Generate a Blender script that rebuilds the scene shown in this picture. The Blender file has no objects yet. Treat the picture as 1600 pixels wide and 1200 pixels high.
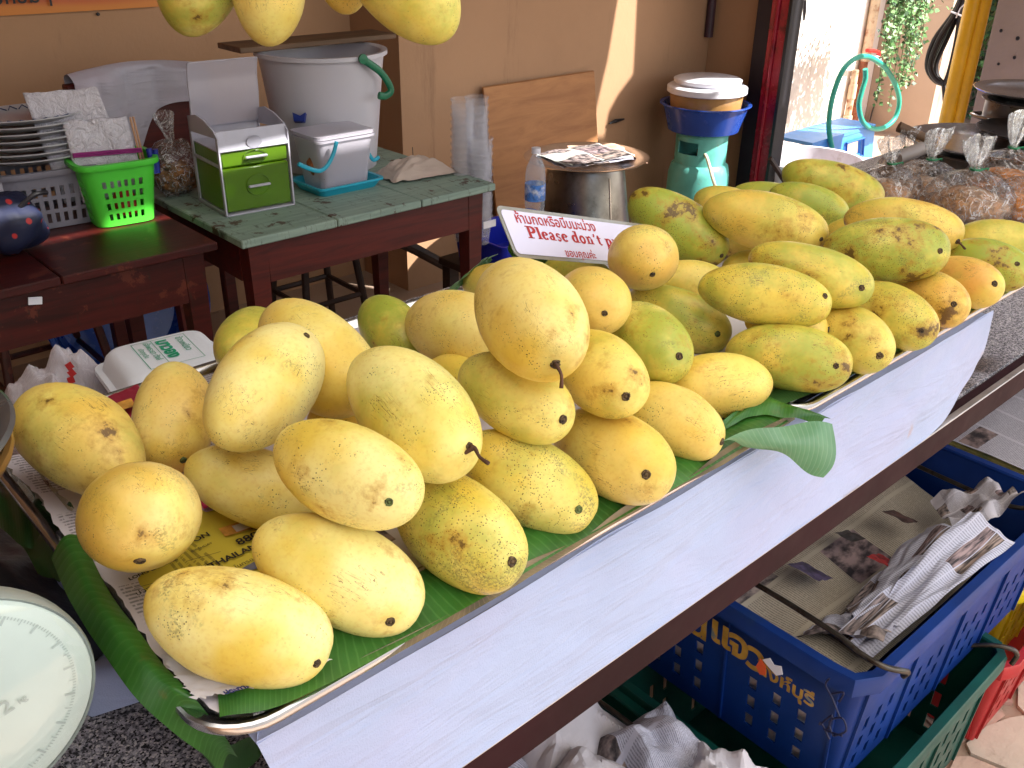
import bpy, bmesh, math, random
from mathutils import Vector, Matrix, noise
from mathutils.bvhtree import BVHTree
from mathutils.geometry import tessellate_polygon
R_ = math.radians
rnd = random.Random(7)
sc = bpy.context.scene
COL = sc.collection

# ---------------------------------------------------------------- camera
FPX = 1470.0
CAM = Vector((0, 0, 1.52))
_p, _r, _y = R_(27.35), R_(-0.88), R_(47.3)
_f = Vector((math.cos(_p)*math.cos(_y), math.cos(_p)*math.sin(_y), -math.sin(_p)))
_rt = Vector((math.sin(_y), -math.cos(_y), 0)); _dn = _f.cross(_rt)
RT = math.cos(_r)*_rt + math.sin(_r)*_dn
DN = -math.sin(_r)*_rt + math.cos(_r)*_dn
FW = _f
cam = bpy.data.objects.new('camera', bpy.data.cameras.new('camera')); COL.objects.link(cam)
cam.matrix_world = Matrix(((RT.x, -DN.x, -FW.x, CAM.x), (RT.y, -DN.y, -FW.y, CAM.y), (RT.z, -DN.z, -FW.z, CAM.z), (0, 0, 0, 1)))
cam.data.sensor_width = 36; cam.data.sensor_fit = 'HORIZONTAL'; cam.data.lens = FPX/1600*36
cam.data.clip_start = 0.02; cam.data.clip_end = 400
sc.camera = cam

# ---------------------------------------------------------------- sky, sun, exposure
SUN = Vector((0.35, -0.60, 0.72)).normalized()
w = bpy.data.worlds.new('World'); sc.world = w; w.use_nodes = True
nt = w.node_tree; bg = nt.nodes['Background']
sky = nt.nodes.new('ShaderNodeTexSky'); sky.sky_type = 'NISHITA'; sky.sun_disc = False
sky.sun_elevation = math.asin(SUN.z); sky.sun_rotation = math.atan2(SUN.x, SUN.y)
sky.air_density = 1.0; sky.dust_density = 2.5; sky.ozone_density = 1.0
nt.links.new(sky.outputs[0], bg.inputs[0]); bg.inputs[1].default_value = 0.13
sl = bpy.data.lights.new('sun', 'SUN'); sl.energy = 5.0; sl.angle = R_(0.53); sl.color = (1.0, 0.965, 0.91)
so = bpy.data.objects.new('sun', sl); COL.objects.link(so); so.location = SUN*30
so.rotation_euler = SUN.to_track_quat('Z', 'Y').to_euler()
sc.view_settings.view_transform = 'Standard'; sc.view_settings.look = 'None'
sc.view_settings.exposure = 1.47; sc.view_settings.gamma = 1; sc.view_settings.use_curve_mapping = False
sc.render.engine = 'CYCLES'
sc.cycles.max_bounces = 10; sc.cycles.diffuse_bounces = 5; sc.cycles.transparent_max_bounces = 16
sc.cycles.transmission_bounces = 8; sc.cycles.sample_clamp_indirect = 6
sc.cycles.use_denoising = True

# ---------------------------------------------------------------- helpers
def ray(u, v): return RT*((u-800)/FPX) + DN*((v-600)/FPX) + FW
def at(u, v, ax, val):
    """world point seen at photo position (u,v) on the plane x|y|z = val"""
    i = 'xyz'.index(ax); d = ray(u, v); return CAM + d*((val-CAM[i])/d[i])
def ppm(p): return FPX/((Vector(p)-CAM).dot(FW))

def lin(c):
    if isinstance(c, str):
        c = [int(c[i:i+2], 16)/255 for i in (0, 2, 4)]
        return tuple(x/12.92 if x <= .04045 else ((x+.055)/1.055)**2.4 for x in c)
    return tuple(c)

class N:
    """tiny node-tree builder"""
    def __init__(s, name):
        s.m = bpy.data.materials.new(name); s.m.use_nodes = True; s.t = s.m.node_tree
        s.b = s.t.nodes['Principled BSDF']; s.out = s.t.nodes['Material Output']
    def new(s, ty, **kw):
        n = s.t.nodes.new('ShaderNode'+ty)
        for k, v in kw.items(): setattr(n, k, v)
        return n
    def set(s, sock, v):
        if isinstance(v, bpy.types.NodeSocket): s.t.links.new(v, sock)
        elif isinstance(v, (tuple, list)) and len(v) == 3 and sock.type == 'RGBA': sock.default_value = (*v, 1)
        else: sock.default_value = v
    def math(s, op, a, b=None, c=None, clamp=False):
        n = s.new('Math', operation=op); n.use_clamp = clamp
        for i, v in enumerate((a, b, c)):
            if v is not None: s.set(n.inputs[i], v)
        return n.outputs[0]
    def mix(s, f, a, b, bt='MIX'):
        n = s.new('Mix', data_type='RGBA', blend_type=bt)
        s.set(n.inputs[0], f); s.set(n.inputs[6], a); s.set(n.inputs[7], b); return n.outputs[2]
    def ramp(s, f, lo, hi):
        n = s.new('MapRange'); n.interpolation_type = 'SMOOTHSTEP'
        s.set(n.inputs[0], f); n.inputs[1].default_value = lo; n.inputs[2].default_value = hi; return n.outputs[0]
    def co(s, kind='Object', scale=None, loc=None):
        o = s.new('TexCoord').outputs[kind]
        if scale is not None or loc is not None:
            m = s.new('Mapping'); s.t.links.new(o, m.inputs[0])
            if scale is not None: m.inputs['Scale'].default_value = scale if isinstance(scale, (tuple, list)) else (scale,)*3
            if loc is not None: s.set(m.inputs['Location'], loc)
            o = m.outputs[0]
        return o
    def noise(s, co, scale, detail=4, rough=.55, dist=0, col=False):
        n = s.new('TexNoise'); s.set(n.inputs['Vector'], co); n.inputs['Scale'].default_value = scale
        n.inputs['Detail'].default_value = detail; n.inputs['Roughness'].default_value = rough; n.inputs['Distortion'].default_value = dist
        return n.outputs['Color' if col else 'Fac']
    def vor(s, co, scale, feature='F1', out='Distance', rnd_=1):
        n = s.new('TexVoronoi', feature=feature); s.set(n.inputs['Vector'], co); n.inputs['Scale'].default_value = scale
        n.inputs['Randomness'].default_value = rnd_
        return n.outputs[out]
    def bump(s, h, st=.3, d=.01, nrm=None):
        n = s.new('Bump'); s.set(n.inputs['Height'], h); n.inputs['Strength'].default_value = st; n.inputs['Distance'].default_value = d
        if nrm is not None: s.set(n.inputs['Normal'], nrm)
        return n.outputs[0]
    def fin(s, col=None, rough=None, metal=None, nrm=None, **kw):
        if col is not None: s.set(s.b.inputs['Base Color'], col)
        if rough is not None: s.set(s.b.inputs['Roughness'], rough)
        if metal is not None: s.set(s.b.inputs['Metallic'], metal)
        if nrm is not None: s.set(s.b.inputs['Normal'], nrm)
        for k, v in kw.items(): s.set(s.b.inputs[k.replace('_', ' ')], v)
        return s.m

_mc = {}
def M(name, col='808080', rough=.5, metal=0., var=.15, vs=6, dirt=None, ds=5, dlo=.5, dhi=.7, bump=0., bs=40, bd=.002, kind='Object', **kw):
    """general surface: colour with slow variation, dirt patches, fine relief"""
    if name in _mc: return _mc[name]
    n = N(name); c = lin(col); co = n.co(kind)
    f = n.noise(co, vs, 5)
    dark = tuple(x*(1-var*1.4) for x in c); lite = tuple(min(1, x*(1+var)) for x in c)
    o = n.mix(n.ramp(f, .3, .7), dark, lite)
    if dirt is not None:
        o = n.mix(n.ramp(n.noise(co, ds, 8, .65), dlo, dhi), o, lin(dirt))
    nr = None
    if bump: nr = n.bump(n.noise(co, bs, 5), bump, bd)
    r = n.math('ADD', n.math('MULTIPLY', n.noise(co, vs*2.3, 4), .25), rough-.12, clamp=True)
    _mc[name] = n.fin(o, r, metal, nr, **kw); return _mc[name]

class B:
    """collects geometry for one mesh"""
    def __init__(s): s.bm = bmesh.new(); s.uv = s.bm.loops.layers.uv.new('UVMap')
    def face(s, vs, uvs=None, mi=0):
        try: f = s.bm.faces.new(vs)
        except ValueError: return None
        f.material_index = mi
        if uvs:
            for l, q in zip(f.loops, uvs): l[s.uv].uv = q
        return f
    def poly(s, pts, uvs=None): return s.face([s.bm.verts.new(p) for p in pts], uvs)
    def box(s, c, sz, rot=None, bev=0., mi=0):
        """box centred at c with full size sz; optional 3x3/4x4 rotation; chamfered when bev>0"""
        c = Vector(c); hx, hy, hz = (x/2 for x in sz); m = (rot.to_3x3() if rot else Matrix.Identity(3))
        b2 = bmesh.new(); bmesh.ops.create_cube(b2, size=1)
        for v in b2.verts: v.co = Vector((v.co.x*2*hx, v.co.y*2*hy, v.co.z*2*hz))
        if bev > 0: bmesh.ops.bevel(b2, geom=b2.edges[:], offset=bev, segments=2 if bev > .004 else 1, affect='EDGES', profile=.6)
        mp = {v: s.bm.verts.new(c + m @ v.co) for v in b2.verts}
        for f in b2.faces: s.face([mp[v] for v in f.verts], mi=mi)
        b2.free(); return s
    def box2(s, a, b, bev=0.): 
        a, b = Vector(a), Vector(b); return s.box((a+b)/2, (abs(b.x-a.x), abs(b.y-a.y), abs(b.z-a.z)), None, bev)
    def tube(s, pts, r, n=10, cap=True, closed=False, flat=1.0, smooth=0):
        pts = [Vector(p) for p in pts]
        if smooth: pts = spline(pts, smooth, closed)
        k = len(pts); rr = r if isinstance(r, (list, tuple)) else [r]*k
        if len(rr) != k: rr = [rr[min(len(rr)-1, int(i*(len(rr)-1)/(k-1)+.5))] for i in range(k)]
        rings = []; t0 = None; nx = None
        for i, p in enumerate(pts):
            a = pts[i-1] if (i or closed) else p; b = pts[(i+1) % k] if (i < k-1 or closed) else p
            t = (b-a).normalized() if (b-a).length > 1e-9 else Vector((0, 0, 1))
            if nx is None:
                nx = t.cross(Vector((0, 0, 1)))
                if nx.length < 1e-3: nx = t.cross(Vector((1, 0, 0)))
                nx.normalize()
            else:
                nx = (nx - t*nx.dot(t)).normalized()
            ny = t.cross(nx)
            rings.append([s.bm.verts.new(p + nx*math.cos(q*2*math.pi/n)*rr[i] + ny*math.sin(q*2*math.pi/n)*rr[i]*flat) for q in range(n)])
        m = k if closed else k-1
        for i in range(m):
            A, Bq = rings[i], rings[(i+1) % k]
            for q in range(n):
                s.face([A[q], A[(q+1) % n], Bq[(q+1) % n], Bq[q]], [(q/n, i/m), ((q+1)/n, i/m), ((q+1)/n, (i+1)/m), (q/n, (i+1)/m)])
        if cap and not closed: s.face(rings[0][::-1]); s.face(rings[-1])
        return s
    def lathe(s, prof, c=(0, 0, 0), n=40, axis=None, sx=1., sy=1., cap0=False, cap1=False, power=2.):
        """prof: list of (radius, height); axis: 3x3 matrix; power>2 makes the plan squarer"""
        c = Vector(c); m = axis.to_3x3() if axis else Matrix.Identity(3); rings = []
        for r, h in prof:
            ring = []
            for q in range(n):
                a = q*2*math.pi/n; ca, sa = math.cos(a), math.sin(a)
                if power != 2.:
                    k = (abs(ca)**power+abs(sa)**power)**(-1/power); ca *= k; sa *= k
                ring.append(s.bm.verts.new(c + m @ Vector((r*ca*sx, r*sa*sy, h))))
            rings.append(ring)
        L = len(prof)-1
        for i in range(L):
            for q in range(n):
                q2 = (q+1) % n
                s.face([rings[i][q], rings[i][q2], rings[i+1][q2], rings[i+1][q]], [(q/n, i/L), ((q+1)/n, i/L), ((q+1)/n, (i+1)/L), (q/n, (i+1)/L)])
        if cap0: s.face(rings[0][::-1])
        if cap1: s.face(rings[-1])
        return s
    def sheet(s, fn, nu, nv, us=1., vs=1., thick=0.):
        g = [[s.bm.verts.new(fn(i/nu, j/nv)) for j in range(nv+1)] for i in range(nu+1)]
        for i in range(nu):
            for j in range(nv):
                s.face([g[i][j], g[i+1][j], g[i+1][j+1], g[i][j+1]], [(i/nu*us, j/nv*vs), ((i+1)/nu*us, j/nv*vs), ((i+1)/nu*us, (j+1)/nv*vs), (i/nu*us, (j+1)/nv*vs)])
        if thick:
            s.bm.normal_update(); s.solid(thick)
        return s
    def solid(s, th):
        bmesh.ops.recalc_face_normals(s.bm, faces=s.bm.faces[:])
        bmesh.ops.solidify(s.bm, geom=s.bm.faces[:], thickness=th)
        return s
    def prism(s, poly, a, b):
        """polygon of 3-D points extruded from offset a to offset b (vectors)"""
        a, b = Vector(a), Vector(b); lo = [s.bm.verts.new(Vector(p)+a) for p in poly]; hi = [s.bm.verts.new(Vector(p)+b) for p in poly]
        s.face(lo[::-1]); s.face(hi); k = len(poly)
        for i in range(k): s.face([lo[i], lo[(i+1) % k], hi[(i+1) % k], hi[i]])
        return s
    def grid(s, us, vs, mask, fmap, closed=False):
        """wall with real openings: mask[i][j] solid; fmap(u,v,depth 0|1)"""
        nu, nv = len(us)-1, len(vs)-1; V = {}
        def g(i, j, d):
            if closed: i %= nu
            k = (i, j, d)
            if k not in V: V[k] = s.bm.verts.new(fmap(us[i], vs[j], d))
            return V[k]
        def on(i, j):
            if j < 0 or j >= nv: return False
            if closed: i %= nu
            elif i < 0 or i >= nu: return False
            return mask(i, j)
        for i in range(nu):
            for j in range(nv):
                if not on(i, j): continue
                s.face([g(i, j, 1), g(i+1, j, 1), g(i+1, j+1, 1), g(i, j+1, 1)]); s.face([g(i, j, 0), g(i, j+1, 0), g(i+1, j+1, 0), g(i+1, j, 0)])
                if not on(i-1, j): s.face([g(i, j, 0), g(i, j, 1), g(i, j+1, 1), g(i, j+1, 0)])
                if not on(i+1, j): s.face([g(i+1, j, 0), g(i+1, j+1, 0), g(i+1, j+1, 1), g(i+1, j, 1)])
                if not on(i, j-1): s.face([g(i, j, 0), g(i+1, j, 0), g(i+1, j, 1), g(i, j, 1)])
                if not on(i, j+1): s.face([g(i, j+1, 0), g(i, j+1, 1), g(i+1, j+1, 1), g(i+1, j+1, 0)])
        return s
    def build(s, name, mat, parent=None, smooth=False, label=None, cat=None, group=None, kind=None, normals=True):
        if normals: bmesh.ops.recalc_face_normals(s.bm, faces=s.bm.faces[:])
        me = bpy.data.meshes.new(name)
        if parent is not None: org = wloc(parent)
        else:
            xs = [v.co for v in s.bm.verts]
            org = Vector(((min(p.x for p in xs)+max(p.x for p in xs))/2, (min(p.y for p in xs)+max(p.y for p in xs))/2, min(p.z for p in xs)))
        bmesh.ops.translate(s.bm, verts=s.bm.verts[:], vec=-org)
        s.bm.to_mesh(me); s.bm.free()
        for m in (mat if isinstance(mat, (list, tuple)) else [mat]): me.materials.append(m)
        if smooth:
            me.shade_smooth()
            if smooth != 'all': me.set_sharp_from_angle(angle=R_(38))
        o = bpy.data.objects.new(name, me); COL.objects.link(o)
        if parent is not None: o.parent = parent
        else: o.location = org
        return tag(o, label, cat, group, kind)

def tag(o, label=None, cat=None, group=None, kind=None):
    for k, v in (('label', label), ('category', cat), ('group', group), ('kind', kind)):
        if v: o[k] = v
    return o
def wloc(o):
    p = Vector(o.location)
    while o.parent: o = o.parent; p += o.location
    return p
def T(name, label, cat, loc, group=None):
    o = bpy.data.objects.new(name, None); o.empty_display_size = .05; COL.objects.link(o); o.location = Vector(loc)
    return tag(o, label, cat, group)
def spline(pts, k, closed=False):
    out = []; n = len(pts)
    for i in range(n if closed else n-1):
        if closed: p0, p1, p2, p3 = pts[i-1], pts[i], pts[(i+1) % n], pts[(i+2) % n]
        else: p0, p1, p2, p3 = pts[max(i-1, 0)], pts[i], pts[i+1], pts[min(i+2, n-1)]
        for j in range(k):
            t = j/k
            out.append(.5*((2*p1)+(p2-p0)*t+(2*p0-5*p1+4*p2-p3)*t*t+(3*p1-p0-3*p2+p3)*t**3))
    if not closed: out.append(pts[-1])
    return out
def nz(p, s=1., seed=0.): return noise.noise(Vector(p)*s + Vector((seed*13.7, seed*7.1, seed*3.3)))
def frame(x, zhint):
    x = Vector(x).normalized(); z = Vector(zhint); z = (z-x*z.dot(x)).normalized(); y = z.cross(x)
    return Matrix((x, y, z)).transposed()
def text_mesh(txt, size, mat, origin, xdir, ydir, parent, name='print', bold=0., align='LEFT', shear=0., lift=.0006, conform=None):
    """flat print: xdir along the line, ydir up the letters"""
    cu = bpy.data.curves.new(name, 'FONT'); cu.body = txt; cu.size = size; cu.offset = bold; cu.align_x = align; cu.resolution_u = 3; cu.shear = shear
    to = bpy.data.objects.new(name, cu); COL.objects.link(to)
    dg = bpy.context.evaluated_depsgraph_get(); me = bpy.data.meshes.new_from_object(to.evaluated_get(dg))
    bpy.data.objects.remove(to); bpy.data.curves.remove(cu)
    xd, yd = Vector(xdir).normalized(), Vector(ydir).normalized(); nd = xd.cross(yd).normalized()
    org = wloc(parent)
    for v in me.vertices:
        p = Vector(origin)+xd*v.co.x+yd*v.co.y+nd*lift
        if conform: p = conform(p)
        v.co = p-org
    me.name = name; me.materials.clear(); me.materials.append(mat)
    o = bpy.data.objects.new(name, me); COL.objects.link(o); o.parent = parent
    return o
# ================================================================ materials with their own recipe
def mat_wall(name, col, stain, sc_=1.2, amt=.55, bump=.25):
    n = N(name); co = n.co('Object'); c = lin(col)
    f = n.ramp(n.noise(co, sc_, 8, .62), .35, .72)
    a = n.mix(f, c, tuple(x*.86 for x in c))
    st = n.ramp(n.noise(n.co('Object', (5, 5, .7)), 1.6, 7, .7), .56, .75)
    a = n.mix(n.math('MULTIPLY', st, amt), a, lin(stain))
    fl = n.ramp(n.vor(co, 26), .028, .012); fl = n.math('MULTIPLY', fl, n.ramp(n.noise(co, 3.1, 3), .52, .6))
    a = n.mix(n.math('MULTIPLY', fl, .6), a, tuple(x*.35 for x in c))
    h = n.math('ADD', n.noise(co, 60, 5), n.math('MULTIPLY', n.noise(co, 5, 3), 1.5))
    return n.fin(a, .82, 0, n.bump(h, bump, .004))
W_TAN = mat_wall('tan_painted_wall', 'AC8564', '7C5C44')
W_WHITE = mat_wall('white_painted_wall', 'EDE3DC', 'A08878', 1.0, .5)
W_BEIGE = mat_wall('beige_render', 'C2AB98', '7A6656', 1.4, .8)
W_CONC = mat_wall('grey_concrete', '9C8C7E', '5E5046', 2.5, .8, .6)
def mat_granite(name, tint=1.):
    n = N(name); co = n.co('Object', 1.0)
    v = n.vor(co, 560, out='Color'); s = n.new('SeparateColor'); n.set(s.inputs[0], v)
    g = n.noise(co, 210, 6, .75)
    a = n.mix(n.ramp(g, .38, .62), lin('3E3C44'), lin('C4BEC6'))
    a = n.mix(n.ramp(s.outputs[0], .72, .8), a, lin('15141A')); a = n.mix(n.ramp(s.outputs[1], .86, .9), a, lin('D3CDCB'))
    a = n.mix(n.ramp(n.noise(co, 9, 4), .5, .75), a, lin('8A705A'), 'MULTIPLY')
    return n.fin(a, .38, 0, n.bump(g, .12, .001))
GRAN = mat_granite('speckled_granite')
def mat_wood(name, col, dark, scale=(1, 12, 12), rough=.55, chips=None, gloss=0):
    n = N(name); co = n.co('Object', scale)
    g = n.noise(co, 3.0, 8, .65, 1.2)
    a = n.mix(n.ramp(g, .3, .75), lin(col), lin(dark))
    if chips:
        k = n.noise(n.co('Object'), 14, 9, .72)
        a = n.mix(n.ramp(k, .57, .61), a, lin(chips)); 
        a = n.mix(n.math('MULTIPLY', n.ramp(n.noise(n.co('Object', (30, 5, 5)), 2.2, 8, .75), .56, .66), .75), a, lin('2A1E18'))
    return n.fin(a, rough, 0, n.bump(g, .3, .0015))
WD_RED = mat_wood('dark_red_painted_wood', '4A1410', '2A0B09', chips='5D2A1E', rough=.38)
WD_RED2 = mat_wood('worn_red_paint', '5C1A12', '3A0E0A', rough=.5)
WD_GREEN = mat_wood('flaking_green_paint', '8FA394', '72877C', chips='4E3B2E', rough=.6)
WD_PLY = mat_wood('plywood', 'B07A48', '935F36', (.8, .8, 5), .65)
WD_DARK = mat_wood('dark_wood', '3A241B', '221511', rough=.6)
WD_HANDLE = mat_wood('worn_wood_handle', '6E5138', '49341F', rough=.6)
BROWN_BOARD = M('brown_metal_trim', '2A0C12', .6, .0, .18, 9, dirt='3E2022', ds=14, dlo=.62, dhi=.78, bump=.1, Specular_IOR_Level=.15)
ALU = M('dull_aluminium', 'C9BEB4', .33, .9, .12, 12, dirt='7A6C60', ds=20, dlo=.55, dhi=.8)
STEEL = M('stainless_steel', 'CFCFD2', .2, 1., .1, 7, dirt='7F7468', ds=16, dlo=.6, dhi=.85)
STEEL_D = M('smoky_steel', '8C8782', .3, 1., .25, 6, dirt='3C3028', ds=5, dlo=.45, dhi=.7, bump=.08, bs=12)
def mat_cloth(name, col, stain='C9A58A'):
    n = N(name); co = n.co('Object')
    a = n.mix(n.ramp(n.noise(co, 4, 5), .35, .7), lin(col), tuple(x*.9 for x in lin(col)))
    st = n.math('MULTIPLY', n.ramp(n.vor(co, 9), .12, .03), n.ramp(n.noise(co, 60, 4), .42, .58))
    st = n.math('MULTIPLY', st, n.ramp(n.noise(co, 2.3, 2), .5, .6))
    a = n.mix(n.math('MULTIPLY', st, .7), a, lin(stain))
    h = n.math('ADD', n.noise(co, 700, 2), n.math('MULTIPLY', n.noise(n.co('Object', (9, 3, 9)), 1.0, 4), 6))
    tv = n.noise(n.co('Object', (2.2, 1, 3)), 2.0, 3); a = n.mix(n.math('MULTIPLY', n.ramp(tv, .42, .68), .5), a, tuple(x*y for x, y in zip(lin(col), (1.10, .95, .97))))
    mp = n.new('Mapping'); n.t.links.new(n.new('TexCoord').outputs['Object'], mp.inputs[0]); mp.inputs['Rotation'].default_value = (0, R_(38), 0); mp.inputs['Scale'].default_value = (2.5, 2, 16)
    wr = n.noise(mp.outputs[0], 1.3, 4, .55, .8); nb_ = n.bump(wr, .55, .02)
    return n.fin(a, .85, 0, n.bump(h, .25, .002, nb_), Sheen_Weight=.2)
CLOTH = mat_cloth('white_cloth', 'ABB7D6', 'B08A7C')
RAG = mat_cloth('washed_out_rag', 'B9A79A', '8A705C')
def mat_leaf(name, col, dark, vein, rib=13):
    n = N(name); uv = n.co('UV'); s = n.new('SeparateXYZ'); n.set(s.inputs[0], uv)
    nn = n.noise(uv, 3, 3)
    ph = n.math('ADD', n.math('MULTIPLY', s.outputs[0], rib*6.283), n.math('MULTIPLY', s.outputs[1], 3.0))
    wv = n.math('SINE', n.math('ADD', ph, n.math('MULTIPLY', nn, 3)))
    wf = n.math('SINE', n.math('MULTIPLY', ph, 4.3))
    a = n.mix(n.ramp(n.noise(n.co('Object'), 14, 5), .3, .7), lin(col), lin(dark))
    a = n.mix(n.math('MULTIPLY', n.ramp(wv, .6, 1.), .2), a, lin(vein))
    a = n.mix(n.math('MULTIPLY', n.ramp(wf, .2, 1.), .07), a, lin(dark))
    a = n.mix(n.math('MULTIPLY', n.ramp(n.noise(n.co('Object'), 45, 6, .7), .62, .72), .55), a, lin('6E6A34'))
    n.fin(a, .34, 0, n.bump(n.math('ADD', wv, n.math('MULTIPLY', wf, .15)), .06, .001))
    tr = n.new('BsdfTranslucent'); n.set(tr.inputs[0], lin('6FA02A')); mx = n.new('MixShader'); mx.inputs[0].default_value = .18
    n.t.links.new(n.b.outputs[0], mx.inputs[1]); n.t.links.new(tr.outputs[0], mx.inputs[2]); n.t.links.new(mx.outputs[0], n.out.inputs[0])
    return n.m
LEAF = mat_leaf('banana_leaf_green', '3C7A30', '24541F', '6FA45A')
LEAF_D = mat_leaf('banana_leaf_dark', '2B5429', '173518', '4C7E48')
LEAF_P = mat_leaf('banana_leaf_pale_underside', '6E9A72', '4F7D58', 'A3BF98')
DRY = mat_leaf('dried_leaf_edge', '8A7450', '4A3C28', 'A8946A')
def mat_print(name, paper, ink, rows=60, cols=4, dens=.5, pics=0., tint=None, sc_=1.):
    """newsprint: rows of broken dark dashes in columns; a few picture blocks"""
    n = N(name); uv = n.co('UV'); s = n.new('SeparateXYZ'); n.set(s.inputs[0], uv); U, V = s.outputs[0], s.outputs[1]
    r = n.math('MULTIPLY', V, rows); row = n.math('FLOOR', r); fr = n.math('FRACT', r)
    cx = n.new('CombineXYZ'); n.set(cx.inputs[0], n.math('MULTIPLY', U, rows*1.6)); n.set(cx.inputs[1], n.math('MULTIPLY', row, 7.31))
    g = n.noise(cx.outputs[0], 1.6, 2, .6); line = n.math('MULTIPLY', n.ramp(g, .40, .47), n.ramp(n.math('ABSOLUTE', n.math('SUBTRACT', fr, .5)), .30, .2))
    cl = n.math('FRACT', n.math('MULTIPLY', U, cols)); gut = n.math('MULTIPLY', n.ramp(cl, .04, .06), n.ramp(cl, .97, .95))
    blk = n.new('CombineXYZ'); n.set(blk.inputs[0], n.math('FLOOR', n.math('MULTIPLY', U, cols))); n.set(blk.inputs[1], n.math('FLOOR', n.math('MULTIPLY', V, cols*1.7)))
    wn = n.new('TexWhiteNoise'); wn.noise_dimensions = '2D'; n.set(wn.inputs['Vector'], blk.outputs[0])
    line = n.math('MULTIPLY', n.math('MULTIPLY', line, gut), n.ramp(wn.outputs[0], dens+.3, dens+.28))
    a = n.mix(n.math('MULTIPLY', line, .6), lin(paper), lin(ink))
    if pics:
        isp = n.math('MULTIPLY', n.math('GREATER_THAN', wn.outputs[0], 1-pics), gut)
        pc = n.mix(n.ramp(n.noise(uv, 14, 5), .35, .65), lin('2E2A2C'), lin('A0938A'))
        pc = n.mix(.22, pc, wn.outputs[1], 'MULTIPLY')
        a = n.mix(isp, a, pc)
    a = n.mix(n.ramp(n.noise(n.co('Object'), 7, 4), .4, .75), a, tuple(x*.84 for x in lin(paper)), 'MULTIPLY') if False else a
    return n.fin(a, .8, 0, n.bump(n.noise(n.co('Object'), 55, 4), .15, .002))
NEWS = mat_print('newsprint', 'BDB7BC', '3A383E', 110, 5, .5, .12)
NEWS2 = mat_print('newsprint_warm', 'B0A592', '4A4238', 120, 3, .6, .14)
NEWS_B = mat_print('newsprint_bluish', 'BDBDCC', '5A5C68', 110, 3, .5, .14)
NEWS_Y = mat_print('yellow_page', 'C9B638', '6A5C20', 20, 2, -.1, 0)
NEWS_M = mat_print('magenta_page', 'B01E58', '8A1242', 20, 2, -.1, 0)
NEWS_PK = mat_print('pink_list_page', 'CDB0C4', '5A4658', 60, 3, .6, 0)
NEWS_W = M('blank_newsprint_margin', 'C6C2C8', .8, 0, .06, 5)
INK = M('black_ink', '1E1C1C', .6, 0, .1); RED_INK = M('red_ink', 'B01218', .5, 0, .08); GREEN_INK = M('green_ink', '1F9E78', .5, 0, .1)
GOLD = M('gold_lettering', 'B08A2C', .45, .1, .25, 30, dirt='6B7B7A', ds=30, dlo=.56, dhi=.66)
ORG_INK = M('orange_sticker', 'D2561E', .5, 0, .1); MARKER = M('navy_marker', '0C1440', .6, 0, .1)
def plastic(name, col, rough=.35, dirt=None, tr=0., var=.08, **kw):
    m = M(name, col, rough, 0, var, 8, dirt=dirt, ds=9, dlo=.55, dhi=.78, bump=.06, bs=90, bd=.001, **kw)
    return m
BLUE_C = plastic('blue_crate_plastic', '0B3278', .45, '1A3A68', var=.14, Specular_IOR_Level=.3)
GREEN_C = plastic('green_crate_plastic', '0A4A40', .38, '2C5E54', var=.14)
RED_C = plastic('red_crate_plastic', 'A81E22', .4, '7A2C28'); YEL_C = plastic('yellow_crate_plastic', 'D2B81E', .4, '9A8A30')
BASKET_G = plastic('light_green_plastic', '4FCB3A', .4); BLUE_P = plastic('blue_basin_plastic', '23479C', .25)
LBLUE_P = plastic('light_blue_plastic', '4F96E0', .4); WHITE_P = plastic('white_plastic', 'DDDCE4', .4, 'B9B2AE')
CYAN_P = plastic('cyan_plastic', '1E9AB4', .35); TEAL_P = plastic('teal_plastic', '128A74', .35); TEALH = plastic('turquoise_hose', '2DA48C', .4)
NAVY_P = plastic('royal_blue_plastic', '1424A8', .4); GREY_P = plastic('greyish_rack_plastic', '77757F', .45); BLACK_P = plastic('black_rubber', '17151A', .5)
def mat_clear(name, col=(1, 1, 1), alpha=.35, rough=.15, bumpst=.5, bs=18, body='D8D8E0'):
    """thin clear or milky film: part see-through, part milky skin, with glints"""
    n = N(name); h = n.noise(n.co('Object'), bs, 5, .6, 1.5); nr = n.bump(h, bumpst, .01)
    n.fin(lin(body), rough, 0, nr)
    n.b.inputs['Specular IOR Level'].default_value = .9
    t = n.new('BsdfTransparent'); n.set(t.inputs[0], col)
    fr = n.new('LayerWeight'); fr.inputs[0].default_value = .35; n.set(fr.inputs['Normal'], nr)
    k = n.math('ADD', n.math('MULTIPLY', fr.outputs['Facing'], .55 if alpha > .3 else .26), alpha, clamp=True)
    mx = n.new('MixShader'); n.set(mx.inputs[0], k); n.t.links.new(t.outputs[0], mx.inputs[1]); n.t.links.new(n.b.outputs[0], mx.inputs[2])
    n.t.links.new(mx.outputs[0], n.out.inputs[0]); return n.m
FILM = mat_clear('clear_bag_film', alpha=.17, rough=.08, bumpst=1., bs=36, body='D8CFC6')
MILKY = mat_clear('milky_plastic', alpha=.72, rough=.4, bumpst=.05, body='C9C6CE')
MILKY2 = mat_clear('translucent_box_plastic', alpha=.5, rough=.35, bumpst=.05, body='BDB9C4')
CUPM = mat_clear('clear_cup_plastic', alpha=.16, rough=.1, bumpst=.2, bs=40)
GREENF = mat_clear('green_tinted_drawer', col=(.55, .8, .12), alpha=.55, rough=.3, bumpst=.05, body='5E8610')
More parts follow.
